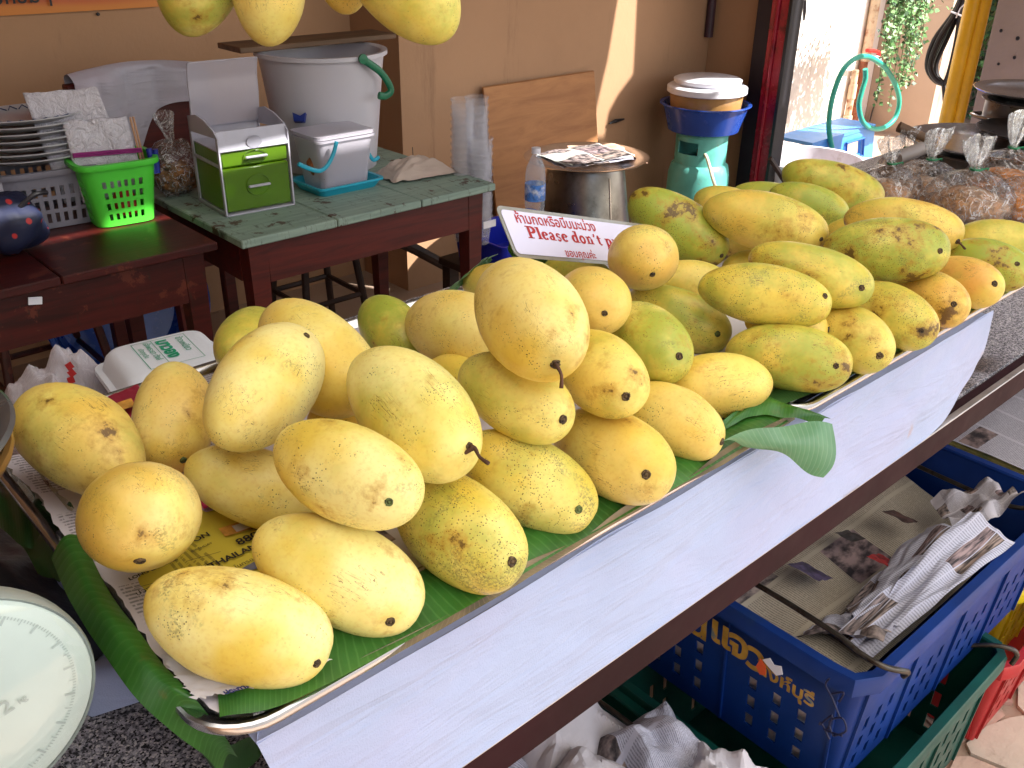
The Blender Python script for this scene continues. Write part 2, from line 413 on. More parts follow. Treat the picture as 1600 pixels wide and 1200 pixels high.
def mat_crinkle():
    n = N('crinkled_clear_film'); co = n.co('Object'); w1 = n.noise(co, 16, 3, .5, 2.2); w2 = n.noise(co, 44, 3, .5, 1.5)
    crease_glint = n.math('MAXIMUM', n.ramp(n.math('ABSOLUTE', n.math('SUBTRACT', w1, .5)), .022, .004), n.math('MULTIPLY', n.ramp(n.math('ABSOLUTE', n.math('SUBTRACT', w2, .5)), .030, .006), .55))  # pale ridge lines painted in as the highlights of the creases
    nr = n.bump(n.math('ADD', w1, n.math('MULTIPLY', w2, .5)), .6, .010); n.fin(lin('E6E0DC'), .16, 0, nr); n.b.inputs['Specular IOR Level'].default_value = 1.
    t = n.new('BsdfTransparent'); g = n.new('BsdfGlossy'); n.set(g.inputs['Roughness'], .07); n.set(g.inputs['Normal'], nr)
    m1 = n.new('MixShader'); n.set(m1.inputs[0], n.math('ADD', n.math('MULTIPLY', crease_glint, .55), .05, clamp=True)); n.t.links.new(t.outputs[0], m1.inputs[1]); n.t.links.new(n.b.outputs[0], m1.inputs[2])
    fr = n.new('Fresnel'); n.set(fr.inputs['Normal'], nr); m2 = n.new('MixShader'); n.set(m2.inputs[0], n.math('MULTIPLY', fr.outputs[0], .6, clamp=True))
    n.t.links.new(m1.outputs[0], m2.inputs[1]); n.t.links.new(g.outputs[0], m2.inputs[2]); n.t.links.new(m2.outputs[0], n.out.inputs[0]); return n.m
CRINK = mat_crinkle()
HAZEF = mat_clear('milky_bag_film', alpha=.45, rough=.3, bumpst=.8, bs=25, body='D9D3DC')
def mat_foam():
    n = N('white_foam'); return n.fin(lin('DDE2EC'), .55, 0, n.bump(n.vor(n.co('Object'), 260), .12, .001))
FOAM = mat_foam()

# ================================================================ ground and floor
b = B(); b.poly([(-60, -60, -.03), (60, -60, -.03), (60, 60, -.03), (-60, 60, -.03)])
b.build('ground', mat_wall('street_asphalt', '6E6B68', '57534E', .6, .6, .3), kind='structure')
FLM = mat_wall('floor_cement', 'B09884', '6A5444', 1.6, .8, .3)
b = B(); b.box2((-1.8, -.9, -.026), (9.5, 3.9, 0)); floor = b.build('floor', FLM, kind='structure')
STONES = [mat_wall('paving_stone_'+k, c, d, 9, .8, .5) for k, c, d in (('pink', 'C9A995', '8A6A5C'), ('cream', 'CDBCA8', 'A08A78'), ('rose', 'B58E7E', '7A5648'))]
rs = random.Random(3); gx, gy, st = 15, 11, .155
P = {(i, j): Vector((1.15+i*st+rs.uniform(-.05, .05), -.85+j*st+rs.uniform(-.05, .05), 0)) for i in range(gx+1) for j in range(gy+1)}
for i in range(gx):
    for j in range(gy):
        q = [P[i, j], P[i+1, j], P[i+1, j+1], P[i, j+1]]; c = sum(q, Vector())/4
        ins = [p+(c-p).normalized()*.007 for p in q]
        pts = []
        for a in range(4):
            p0, p1 = ins[a], ins[(a+1) % 4]; pts += [p0.lerp(p1, .12), p0.lerp(p1, .5)+Vector((rs.uniform(-.008, .008), rs.uniform(-.008, .008), 0)), p0.lerp(p1, .88)]
        b = B(); b.prism(pts, (0, 0, .001), (0, 0, .007+rs.uniform(0, .004))); b.build('paving_stone', rs.choice(STONES), floor)

# ================================================================ walls
def slab(b, a, c, z0, z1, th):
    """vertical wall slab from a to c (xy), thickness to its left"""
    a, c = Vector((*a, 0)), Vector((*c, 0)); d = (c-a).normalized(); nn = Vector((-d.y, d.x, 0))*th
    b.prism([a+Vector((0, 0, z0)), c+Vector((0, 0, z0)), c+nn+Vector((0, 0, z0)), a+nn+Vector((0, 0, z0))], (0, 0, 0), (0, 0, z1-z0))
RZ = 2.62
b = B(); slab(b, (-1.65, 3.43), (2.243, 3.43), 0, RZ, .15)
slab(b, (2.243, 3.10), (4.35, 3.10), 0, RZ, .48)
b.box2((4.2, 2.70, 0), (4.35, 3.098, RZ))
b.build('shop_wall', W_TAN, label='tan painted shop wall stepping forward behind the tables and the steel pot', cat='wall')
b = B(); slab(b, (-1.65, -2.3), (-1.65, 3.43), 0, RZ, .12)  # unseen wall, run forward past the counter to darken the left side
b.build('side_wall', W_TAN, label='unseen tan side wall carried forward to shade the left of the stall', cat='wall')
b = B(); slab(b, (4.36, 3.55), (6.86, 3.55), 0, 3.6, .15)
b.build('outside_wall', W_WHITE, label='bright white sunlit wall behind the turquoise hose', cat='wall')
b = B(); b.box2((6.865, 3.06, 0), (7.05, 3.9, 3.6)); b.build('return_wall', W_BEIGE, label='beige rendered wall end half covered by the creeping plant', cat='wall')
b = B(); b.box2((8.3, 1.2, 0), (8.5, 5.2, 3.6)); b.build('garden_wall', W_BEIGE, label='shaded beige wall far behind the cable bundle and yellow poles', cat='wall')
# concrete pillar
pe = at(1559, 0, 'x', 5.5)
pil = T('concrete_pillar', 'rough grey concrete pillar with drill holes at the right edge of the photo', 'pillar', (5.7, pe.y-.3, 0))
b = B(); b.box2((5.5, pe.y-.7, 0), (5.9, pe.y, 3.3), bev=.012); b.build('shaft', W_CONC, pil)
for (u, v, r) in ((1572, 146, .012), (1590, 60, .006), (1564, 48, .005), (1585, 90, .005), (1560, 100, .004)):
    p = at(u, v, 'x', 5.497); b = B(); b.lathe([(r*1.8, 0), (r*1.2, .004), (r*.85, .0045), (r*.6, .001)], p, 12, axis=frame((0, 0, 1), (-1, 0, 0)), cap1=True)
    b.build('drill_hole', BLACK_P, pil)

# ================================================================ roof: unseen, opaque rear with gaps cut for sun patches, light-softening sheet in front
def roof_pt(p):
    k = (RZ-p.z)/SUN.z; return p+SUN*k
def outline_curve(name, outer, holes, z, th, mat, label, cat):
    cu = bpy.data.curves.new(name, 'CURVE'); cu.dimensions = '2D'; cu.fill_mode = 'BOTH'; cu.extrude = th/2
    for loop in [outer]+holes:
        s = cu.splines.new('POLY'); s.points.add(len(loop)-1); s.use_cyclic_u = True
        for q, p in zip(s.points, loop): q.co = (p[0], p[1], 0, 1)
    o = bpy.data.objects.new(name, cu); COL.objects.link(o); dg = bpy.context.evaluated_depsgraph_get()
    me = bpy.data.meshes.new_from_object(o.evaluated_get(dg)); bpy.data.objects.remove(o)
    me.materials.clear(); me.materials.append(mat); o = bpy.data.objects.new(name, me); COL.objects.link(o); o.location = (0, 0, z)
    return tag(o, label, cat)
ROOFM = M('weathered_roof_sheet', '7B7670', .7, .0, .1, 3)
def hole(pix, ax, val):
    return [roof_pt(at(u, v, ax, val))[:2] for u, v in pix]
holes = [hole([(975, -60), (998, -60), (992, 60), (989, 118), (965, 150), (950, 178), (944, 216), (922, 216), (936, 150), (950, 90)], 'y', 3.1)]
# gaps that dapple the cylinder, the basin and tubs, the post and the floor by the wall
holes.append(hole([(1122, 40), (1178, 46), (1190, 100), (1182, 150), (1172, 205), (1152, 235), (1150, 330), (1112, 330), (1122, 285), (1092, 262), (1104, 248), (1130, 232), (1112, 214), (1130, 190), (1136, 170), (1120, 150), (1142, 128), (1106, 96), (1070, 84), (1086, 62)], 'y', 2.62))
holes.append(hole([(1208, -30), (1224, -30), (1198, 190), (1184, 200)], 'x', 4.1))
holes.append([roof_pt(Vector(p))[:2] for p in ((2.25, 3.1, .32), (2.50, 3.1, .30), (2.62, 3.1, .12), (2.85, 3.05, 0), (2.75, 2.75, 0), (2.30, 2.85, 0))])
roof = outline_curve('unseen_roof', [(-2.2, -2.4), (-.55, -2.4), (-.55, .9), (2.4, .9), (2.4, -2.4), (5.4, -2.4), (5.4, 2.5), (5.0, 4.0), (-2.2, 4.0)], holes, RZ, .012, ROOFM, 'unseen shed roof sheet above the tables, its gaps cut to shape the sun patches', 'roof')  # out of view; gaps traced back along the sun from the lit patches
n = N('translucent_awning'); t = n.new('BsdfTranslucent'); n.set(t.inputs[0], lin('F4EFE4')); d = n.new('BsdfDiffuse'); n.set(d.inputs[0], lin('E6E0D4'))
mx = n.new('MixShader'); mx.inputs[0].default_value = .45; n.t.links.new(t.outputs[0], mx.inputs[1]); n.t.links.new(d.outputs[0], mx.inputs[2]); n.t.links.new(mx.outputs[0], n.out.inputs[0])
b = B(); b.sheet(lambda u, v: Vector((-.54+u*2.93, -2.4+v*3.29, 2.58-.05*math.sin(u*9.4)*math.sin(v*3.14))), 40, 10)
b.build('awning', n.m, smooth=True, label='pale translucent awning, unseen, shaped to soften the light on the fruit counter', cat='awning')  # out of view; extended to block direct sun and diffuse it from above
# ================================================================ counter
CZ_, CY = .858, .462
cnt = T('counter', 'granite topped counter with brown metal front edge under the mango trays', 'counter', (1.2, .8, 0))
b = B(); b.box2((-.9, CY+.004, .828), (4.2, 1.32, CZ_), .003); b.build('stone_top', GRAN, cnt)
b = B(); b.box2((-.9, CY-.022, .814), (4.2, CY+.002, CZ_+.002), .002); b.build('front_board', BROWN_BOARD, cnt)
b = B(); b.box2((-.9, CY-.0245, CZ_+.0022), (4.2, CY-.014, CZ_+.0050), .001); b.build('metal_edge', ALU, cnt)
b = B(); b.box2((-.9, CY+.02, .78), (4.2, CY+.06, .8275)); b.box2((-.9, 1.25, .78), (4.2, 1.29, .8275)); b.build('under_frame', BROWN_BOARD, cnt)
for x in (-.8, 3.2, 4.1):
    for y in (CY+.04, 1.27):
        b = B(); b.box2((x-.02, y-.02, 0), (x+.02, y+.02, .779)); b.build('leg', BROWN_BOARD, cnt)
# riser boxes hidden under the cloth, and the cloth itself
TX0, TX1, TY0, TY1, TZ = .152, 1.62, .447, .985, 1.018
b = B(); b.box2((.27, .475, CZ_+.001), (1.325, .955, .996)); b.build('riser_box', M('plain_box_board', 'B8A894', .7), label='low riser box hidden under the white cloth below the mango trays', cat='box')
def cloth_front(u, v):
    # u along x from .19 to 1.30, v down from the tray rim to the counter edge
    x0 = .186+.03*v*(1-u)+u*(1.179-.03*v); z = 1.0-v*.1395
    bulge = .012*math.sin(u*11+1.5+v*2)*v+.008*math.sin(u*27+v*5)*v+.006*max(0, math.sin(u*46-v*7))**3*v+.006*max(0, math.sin(u*19+v*9+2))**4+.005*nz((u*9, v*2, 0), 1, 3)
    y = .4545-.0185*v**1.2+bulge*.45*(1-v**3)+.016*v*max(0, (u-.84)/.16)**2
    x = x0+(.02*math.sin(v*3.0)-.105*max(0, v-.55)**1.3)*(u**6)
    zz = z+.012*nz((u*6, v, 2), 1, 5)*v*(1 if v > .3 else 0)*.4
    zz = (max(zz, CZ_+.0065) if v > .8 else zz)+.018*v**4*max(0, (u-.93)/.07)**2
    return Vector((x, y, zz))
b = B(); b.sheet(cloth_front, 150, 24, 6, 1)
def cloth_left(u, v):
    # wraps the left end, sagging on to the granite
    y = .4555+u*.50; z = 1.0-v*.139
    k = min(1, max(0, (u-.38)/.2)); return Vector((.186+.08*min(1, u*4)+.03*v*(1-k)-.07*k*v*(1+.4*math.sin(u*9)), y-.01*v*(1-u), max(z, CZ_+.003)))
b.sheet(cloth_left, 60, 16, 3, 1)
def cloth_fold(u, v):
    # loose corner folded on the stone at the left
    y = .68+u*.20; x = .215-v*(.075+.03*math.sin(u*3.1))
    return Vector((x, y+.02*v, CZ_+.004+.018*max(0, math.sin(v*3.1))*abs(math.sin(u*8))))
b.sheet(cloth_fold, 40, 14, 2, 1)
b.sheet(lambda u, v: Vector((.186+u*1.16, .4555+v*.495, .9985+.001*nz((u*9, v*9, 0)))), 20, 8, 4, 2)
b.build('counter_cloth', CLOTH, smooth='all', label='stained white cloth hanging below the mango trays to the counter edge', cat='cloth', normals=False)

# ================================================================ trays
def rrect(x0, x1, y0, y1, r, n=6):
    out = []
    for cx, cy, a0 in ((x1-r, y1-r, 0), (x0+r, y1-r, 90), (x0+r, y0+r, 180), (x1-r, y0+r, 270)):
        for k in range(n+1):
            a = R_(a0+90*k/n); out.append((cx+r*math.cos(a), cy+r*math.sin(a)))
    return out
def make_tray(x0, x1, y0, y1, z, label):
    t = T('tray', label, 'tray', ((x0+x1)/2, (y0+y1)/2, z-.02), 'steel trays holding the mangoes')
    prof = [(.030, -.018), (.024, -.016), (.012, -.002), (.008, .004), (.002, .006), (0, .005), (-.001, .001), (0, -.002)]
    b = B(); rings = []
    for off, dz in prof:
        ring = rrect(x0+off, x1-off, y0+off, y1-off, max(.012, .05-off*.6), 8); rings.append([b.bm.verts.new((p[0], p[1], z+dz)) for p in ring])
    for A, C in zip(rings, rings[1:]):
        for q in range(len(A)): b.face([A[q], A[(q+1) % len(A)], C[(q+1) % len(A)], C[q]])
    b.build('rim', STEEL, t, smooth=True)
    b = B(); b.prism([(p[0], p[1], z-.0185) for p in rrect(x0+.0305, x1-.0305, y0+.0305, y1-.0305, .03, 6)], (0, 0, 0), (0, 0, .0015)); b.build('pan', STEEL, t)
    return t
make_tray(TX0, .822, TY0, TY1, TZ, 'stainless steel tray lined with banana leaf and newspaper, the near left one of the two')
make_tray(.832, 1.60, TY0+.002, TY1, TZ+.001, 'stainless steel tray of olive mangoes on the right, its bare rim catching light')

# ================================================================ mangoes
# centre x y z | axis (towards the stalk end) | half length, half width | stalk scar as seen in the photo
MG = [
 (0.2055,0.5040,1.0612, 0.640,-0.717,-0.277, 0.0667,0.0379, (497, 1038)),
 (0.2892,0.5028,1.0650, 0.550,-0.712,-0.437, 0.0680,0.0375, (610, 973)),
 (0.1898,0.6174,1.1011, -0.247,-0.802,0.544, 0.0748,0.0425, (218, 878)),
 (0.2072,0.7947,1.0826, -0.253,0.954,0.159, 0.0743,0.0422, None),
 (0.3036,0.8195,1.0617, -0.508,-0.812,-0.286, 0.0672,0.0382, (287, 720)),
 (0.3280,0.6660,1.1454, 0.821,0.530,0.214, 0.0722,0.0410, (480, 523)),
 (0.4142,0.7298,1.1246, 0.046,-0.961,-0.272, 0.0771,0.0438, None),
 (0.4439,0.9245,1.0595, 0.661,0.741,-0.116, 0.0680,0.0387, None),
 (0.3035,0.6538,1.0596, 0.694,-0.601,-0.397, 0.0631,0.0330, None),
 (0.3129,0.5207,1.1357, 0.355,-0.927,-0.123, 0.0625,0.0355, (608, 785)),
 (0.4331,0.7150,1.0445, 0.462,-0.887,-0.001, 0.0425,0.0241, None),
 (0.3944,0.5471,1.1488, -0.051,-0.957,-0.286, 0.0724,0.0411, (735, 698)),
 (0.3962,0.4945,1.0603, 0.042,-0.990,-0.136, 0.0694,0.0394, (801, 878)),
 (0.4860,0.5038,1.0617, 0.459,-0.798,-0.390, 0.0650,0.0368, (905, 797)),
 (0.5800,0.4901,1.0593, -0.084,-0.995,0.057, 0.0696,0.0396, (1010, 742)),
 (0.6813,0.5001,1.0540, 0.088,-0.985,-0.148, 0.0581,0.0330, None),
 (0.7782,0.5131,1.0543, -0.889,0.457,-0.004, 0.0609,0.0346, None),
 (0.4961,0.5337,1.1318, 0.176,-0.964,-0.200, 0.0583,0.0331, (881, 656)),
 (0.5889,0.5210,1.1301, -0.243,-0.970,-0.013, 0.0617,0.0351, (978, 620)),
 (0.5115,0.5343,1.2038, -0.397,-0.910,-0.118, 0.0759,0.0431, (868, 570)),
 (0.6067,0.7502,1.0895, 0.050,-0.994,0.099, 0.0756,0.0430, None),
 (0.5955,0.8613,1.0550, -0.115,-0.975,-0.190, 0.0598,0.0340, None),
 (0.6833,0.6199,1.1438, -0.556,-0.786,0.271, 0.0663,0.0377, (945, 490)),
 (0.8450,0.6862,1.1369, -0.732,-0.595,0.332, 0.0719,0.0408, (1020, 430)),
 (0.7288,0.5799,1.0987, -0.330,-0.944,-0.011, 0.0678,0.0385, (1062, 557)),
 (0.8815,0.6534,1.0591, 0.467,-0.835,-0.290, 0.0684,0.0350, (1122, 522)),
 (1.0592,0.8031,1.1014, 0.432,-0.793,-0.430, 0.0802,0.0424, (1128, 400)),
 (0.9006,0.5494,1.1160, 0.499,-0.864,-0.064, 0.0748,0.0340, (1290, 462)),
 (0.8909,0.5006,1.0577, 0.474,-0.880,-0.039, 0.0696,0.0373, (1307, 572)),
 (0.9998,0.4893,1.0555, -0.303,-0.953,-0.009, 0.0652,0.0371, (1375, 556)),
 (0.9830,0.5421,1.1235, 0.431,-0.890,-0.149, 0.0742,0.0338, (1347, 450)),
 (1.1113,0.6932,1.1261, 0.481,-0.862,-0.161, 0.0858,0.0390, (1284, 374)),
 (1.1004,0.4857,1.0568, -0.236,-0.969,-0.071, 0.0643,0.0365, (1440, 517)),
 (1.1657,0.5407,1.1120, 0.455,-0.880,0.133, 0.0778,0.0423, (1470, 392)),
 (1.1976,0.4833,1.0551, -0.416,-0.908,0.046, 0.0614,0.0349, (1491, 475)),
 (1.2930,0.4807,1.0546, -0.322,-0.939,0.123, 0.0594,0.0338, (1555, 443)),
 (1.3421,0.6035,1.0958, 0.396,-0.917,-0.053, 0.0836,0.0380, (1497, 378)),
 (1.5244,0.8261,1.0738, 0.423,-0.885,-0.194, 0.0900,0.0418, None),
 (1.4198,0.8071,1.0639, 0.434,-0.878,-0.201, 0.0676,0.0346, None),
 (1.3988,0.6834,1.0491, 0.455,-0.889,0.061, 0.0631,0.0287, None),
 (1.4884,0.5180,1.0567, 0.334,-0.942,0.020, 0.0671,0.0364, None),
 (1.3861,0.4917,1.0554, 0.103,-0.994,-0.046, 0.0623,0.0354, (1590, 412)),
 (0.9929,0.7245,1.0530, 0.724,-0.687,-0.060, 0.0577,0.0328, None),
 (1.1309,0.7102,1.0472, 0.691,-0.720,-0.067, 0.0473,0.0269, None),
 (1.3268,0.9024,1.0553, 0.506,-0.842,-0.188, 0.0595,0.0338, None),
 (1.4326,0.8900,1.0511, 0.513,-0.856,-0.056, 0.0656,0.0316, None),
 (1.2073,0.7729,1.0527, 0.107,-0.994,-0.030, 0.0571,0.0325, None),
 (0.8888,0.8408,1.0541, 0.157,-0.983,0.100, 0.0591,0.0336, None),
 (0.7930,0.8931,1.0510, 0.236,-0.966,0.108, 0.0535,0.0304, None),
 (0.5585,0.6957,1.0624, -0.074,-0.974,0.216, 0.0479,0.0272, None),
 (0.9423,0.5393,1.0678, 0.442,-0.897,-0.004, 0.0486,0.0276, None),
]
# colour traits per fruit: green, orange, speckle, blotch, pale ; label
MD = [
 (0, .05, .2, .15, .9, 'pale yellow mango lying nearest the camera at the front corner of the left tray'),
 (0, .1, .3, .25, .7, 'yellow mango with red brown scratches, right behind the nearest front corner mango'),
 (0, .45, .3, .2, .6, 'rounded yellow mango standing on its stalk end beside the yellow printed page'),
 (.2, .35, .3, 1., .2, 'yellow mango with a big brown bruise, leftmost of the pile beside the scale pan'),
 (0, .45, .25, .1, .5, 'upright yellow mango standing against the white foam boxes'),
 (0, .15, .15, .1, .7, 'large smooth yellow mango tilted up with its brown stalk scar at the top'),
 (.05, .3, .25, .05, .4, 'big yellow mango behind the tilted one, pointed end at upper left'),
 (.6, .1, .5, .5, 0, 'small greenish mango peeping out at the back left above the foam boxes'),
 (0, .15, .15, .2, .8, 'pale yellow mango half under another beside the number on the yellow page'),
 (.15, .1, .5, .3, .6, 'yellow green mango on top at left with a round green stalk scar facing front'),
 (0, .3, .3, 0, .3, 'mostly hidden yellow mango deep between the tilted one and its neighbours'),
 (.25, 0, .3, .1, .5, 'large pear shaped mango with a long forked stalk twig at its lower right'),
 (.45, 0, 1., .5, .3, 'yellow green mango with a dense grey speckled band along the tray front'),
 (.3, .05, .8, .3, .3, 'dotted yellow green mango on the tray front below the forked twig'),
 (.1, .25, .3, .2, .5, 'smooth pale mango with a round brown stalk scar, third from the front corner band'),
 (.1, .3, .3, .1, .3, 'small yellow mango lying low near the right end of the left tray'),
 (.1, .5, .5, .2, 0, 'yellow orange mango pointing right across the gap between the two trays'),
 (.35, .1, .4, .6, .2, 'glossy yellow mango with green and brown tip in the middle of the left pile'),
 (.25, .25, .4, .5, .1, 'yellow mango with a dark torn stalk scar just below the topmost mango'),
 (0, .25, .2, .3, .5, 'topmost large yellow mango with a short brown stalk hanging at the bottom'),
 (0, .35, .4, .2, .4, 'broad dented yellow mango left of and behind the topmost one'),
 (.8, 0, .3, .3, .1, 'green mango at the back of the left tray in front of the table legs'),
 (0, .5, .3, .3, .1, 'round glossy mango below the sign with a small dark stalk scar'),
 (0, .7, .5, .2, .1, 'round orange mango right in front of the red lettered sign'),
 (.7, .1, .9, .5, .2, 'green mango with black dots at its tip, beside the gap of the trays'),
 (.5, .2, .6, .3, 0, 'long green yellow mango below the round orange one'),
 (.65, .1, .8, 1., 0, 'large olive green mango with black scars leaning behind the sign'),
 (.35, .1, .8, .4, 0, 'long straight olive yellow mango across the middle of the right tray'),
 (.45, .2, .6, .5, 0, 'olive mango at the front left corner of the right tray'),
 (.2, .3, .4, .5, .1, 'yellow mango with a black crack near its top, on the front of the right tray'),
 (.4, .1, .5, .5, .1, 'pale green mango with a dark streak leading to its stalk scar'),
 (.15, .4, .5, .3, 0, 'big yellow mango on top of the right pile in front of the gas cylinder'),
 (.25, .2, .9, .8, 0, 'yellow mango with a dark horizontal line beside its blackened stalk scar'),
 (.55, 0, 1.3, 1., .1, 'bright yellow green mango with brown cracked skin on top of the right pile'),
 (.05, .8, .9, .9, 0, 'orange mango with rough brown markings on the front of the right tray'),
 (0, 1., .3, .2, 0, 'plain orange mango near the right end of the tray front'),
 (.1, .5, .6, .6, 0, 'large ochre mango with a short dark stalk pointing right'),
 (.45, .2, .4, .7, 0, 'olive mango at the very back right, nearest the plastic bags'),
 (.6, .4, .6, .5, 0, 'green mango with an orange side behind the right pile'),
 (.3, .3, .2, .1, 0, 'half hidden olive mango under the cracked one and the ochre one'),
 (.3, .4, .3, .2, 0, 'ochre mango cut by the right edge of the photo, upper of two'),
 (.8, .2, .4, .6, 0, 'green mango cut by the right edge of the photo, lower of two'),
 (.1, .3, .3, .1, .1, 'partly hidden yellow mango behind the long straight olive one'),
 (.2, .3, .3, .1, 0, 'sliver of a yellow mango between the green scarred one and the long ones'),
 (.3, .4, .3, .1, 0, 'small brownish mango peeping behind the big yellow top one, left side'),
 (.5, .2, .3, .1, 0, 'olive mango barely showing behind the big yellow top one, middle'),
 (.1, .4, .3, .3, 0, 'shaded mango tucked under the big yellow top mango of the right pile'),
 (.4, .2, .4, .1, .1, 'yellow green mango lying directly under the sign'),
 (0, .4, .3, .1, .3, 'sliver of a mango behind the topmost one beside the upright leaf tip'),
 (.2, .1, .3, .1, .2, 'mango glimpsed in the gap left of the glossy middle one'),
 (.1, .3, .3, .1, 0, 'dark mango deep under the long straight olive one'),
 # hanging
 (.6, 0, .5, .9, .5, 'green yellow mango with a sooty tip hanging at the top, leftmost of four'),
 (0, .25, .1, 0, .4, 'plain bright yellow mango hanging at the top, second from left'),
 (.05, .4, .1, 0, .3, 'small yellow mango barely in frame between the hanging ones'),
 (.35, .1, .2, .1, .2, 'large lemon yellow mango hanging at the top, rightmost of four'),
]
def mat_mango():
    n = N('mango_skin'); obj = n.new('ObjectInfo'); off = n.math('MULTIPLY', obj.outputs['Random'], 40)
    cv = n.new('CombineXYZ'); n.set(cv.inputs[0], off); n.set(cv.inputs[1], off)
    tc = n.new('TexCoord').outputs['Object']; va = n.new('VectorMath'); va.operation = 'ADD'; n.set(va.inputs[0], tc); n.set(va.inputs[1], cv.outputs[0]); co = va.outputs[0]
    def at_(k):
        a = n.new('Attribute'); a.attribute_type = 'OBJECT'; a.attribute_name = k; return a.outputs['Fac']
    green, orange, speck, blotch, pale = (at_(k) for k in ('green', 'orange', 'speck', 'blotch', 'pale'))
    sp = n.new('SeparateXYZ'); n.set(sp.inputs[0], tc)
    ax = n.math('DIVIDE', sp.outputs[0], .08)          # -1 pointed end .. +1 stalk end
    big = n.noise(co, 13, 3, .5); mid = n.noise(co, 38, 5, .6); fine = n.noise(co, 260, 4, .6)
    base = n.mix(n.ramp(big, .35, .68), lin('EFDA68'), lin('E3C550'))
    base = n.mix(n.math('MULTIPLY', pale, n.ramp(big, .7, .35)), base, lin('F3EBA6'))
    of = n.math('MULTIPLY', orange, n.ramp(n.noise(co, 17, 3, .5), .25, .65)); base = n.mix(of, base, lin('E6AE58'))
    gn = n.noise(co, 19, 4, .6)
    gf = n.math('MULTIPLY', n.ramp(n.math('ADD', gn, n.math('MULTIPLY', green, .42)), .5, .9), n.math('ADD', n.math('MULTIPLY', green, .8), .36), clamp=True)
    base = n.mix(gf, base, n.mix(mid, lin('B4BC48'), lin('8E9E3C')))
    # lenticels and mottling
    base = n.mix(n.math('MULTIPLY', n.ramp(fine, .45, .75), .22), base, lin('C98F2C'))
    len_ = n.math('MULTIPLY', n.ramp(n.vor(co, 150), .16, .06), .30); base = n.mix(len_, base, lin('C49A3C'))
    # dark pin dots, clustered
    cl = n.ramp(n.math('ADD', n.noise(co, 27, 4, .65), n.math('MULTIPLY', speck, .15)), .57, .68)
    dots = n.math('MULTIPLY', n.ramp(n.vor(co, 420), .30, .16), cl); base = n.mix(n.math('MULTIPLY', dots, .85), base, lin('3A2A16'))
    d2 = n.math('MULTIPLY', n.ramp(n.vor(co, 95), .10, .05), n.ramp(n.noise(co, 11, 2), .50, .60)); base = n.mix(n.math('MULTIPLY', d2, n.math('MULTIPLY', speck, 1.1, clamp=True)), base, lin('2E1E12'))
    gp = n.math('MULTIPLY', n.ramp(n.math('ADD', n.noise(co, 15, 4, .6, .6), n.math('MULTIPLY', speck, .09)), .64, .74), n.ramp(n.noise(co, 500, 3), .42, .6))
    base = n.mix(n.math('MULTIPLY', gp, .55), base, lin('6E6A40'))
    # scratches: thin stretched noise
    wv = n.noise(n.co('Object', (14, 130, 130), cv.outputs[0]), 1.3, 3, .5, 1.5)
    scr = n.math('MULTIPLY', n.ramp(n.math('ABSOLUTE', n.math('SUBTRACT', wv, .5)), .010, .003), n.ramp(n.noise(co, 24, 3), .56, .63))
    base = n.mix(n.math('MULTIPLY', scr, .8), base, lin('6A3A1C'))
    # brown blotches and russet
    bl = n.math('ADD', n.noise(co, 21, 6, .68), n.math('ADD', n.math('MULTIPLY', blotch, .115), .012))
    base = n.mix(n.math('MULTIPLY', n.ramp(bl, .60, .74), .6), base, lin('B07C26'))
    base = n.mix(n.math('MULTIPLY', n.ramp(bl, .71, .755), .8), base, lin('4A2E18'))
    # darkened skin round the stalk end
    st = n.ramp(n.math('ADD', ax, n.math('MULTIPLY', n.math('SUBTRACT', mid, .5), .5)), .78, 1.08)
    base = n.mix(n.math('MULTIPLY', st, .30), base, lin('8E7A2C'))
    hgt = n.math('ADD', n.math('MULTIPLY', fine, .35), n.math('ADD', n.math('MULTIPLY', mid, 1.0), n.math('MULTIPLY', dots, -.4)))
    ro = n.math('ADD', n.ramp(mid, .3, .8), 0); ro = n.math('ADD', n.math('MULTIPLY', ro, .22), .33)
    n.fin(base, ro, 0, n.bump(hgt, .18, .0015), Subsurface_Weight=.06, Subsurface_Scale=.01, Specular_IOR_Level=.42)
    n.b.inputs['Subsurface Radius'].default_value = (1, .6, .15)
    return n.m
MANGO = mat_mango(); SCAR = M('stalk_scar', '5E4A2C', .75, 0, .35, 260, dirt='2A1E12', ds=300, dlo=.45, dhi=.6, bump=.5, bs=300)
SCAR_G = M('fresh_stalk_scar', '5E6E34', .6, 0, .3, 90, dirt='2E2A16', ds=150, dlo=.4, dhi=.6); TWIG = M('dry_twig', '5A3A26', .75, 0, .3, 60, bump=.4, bs=200)
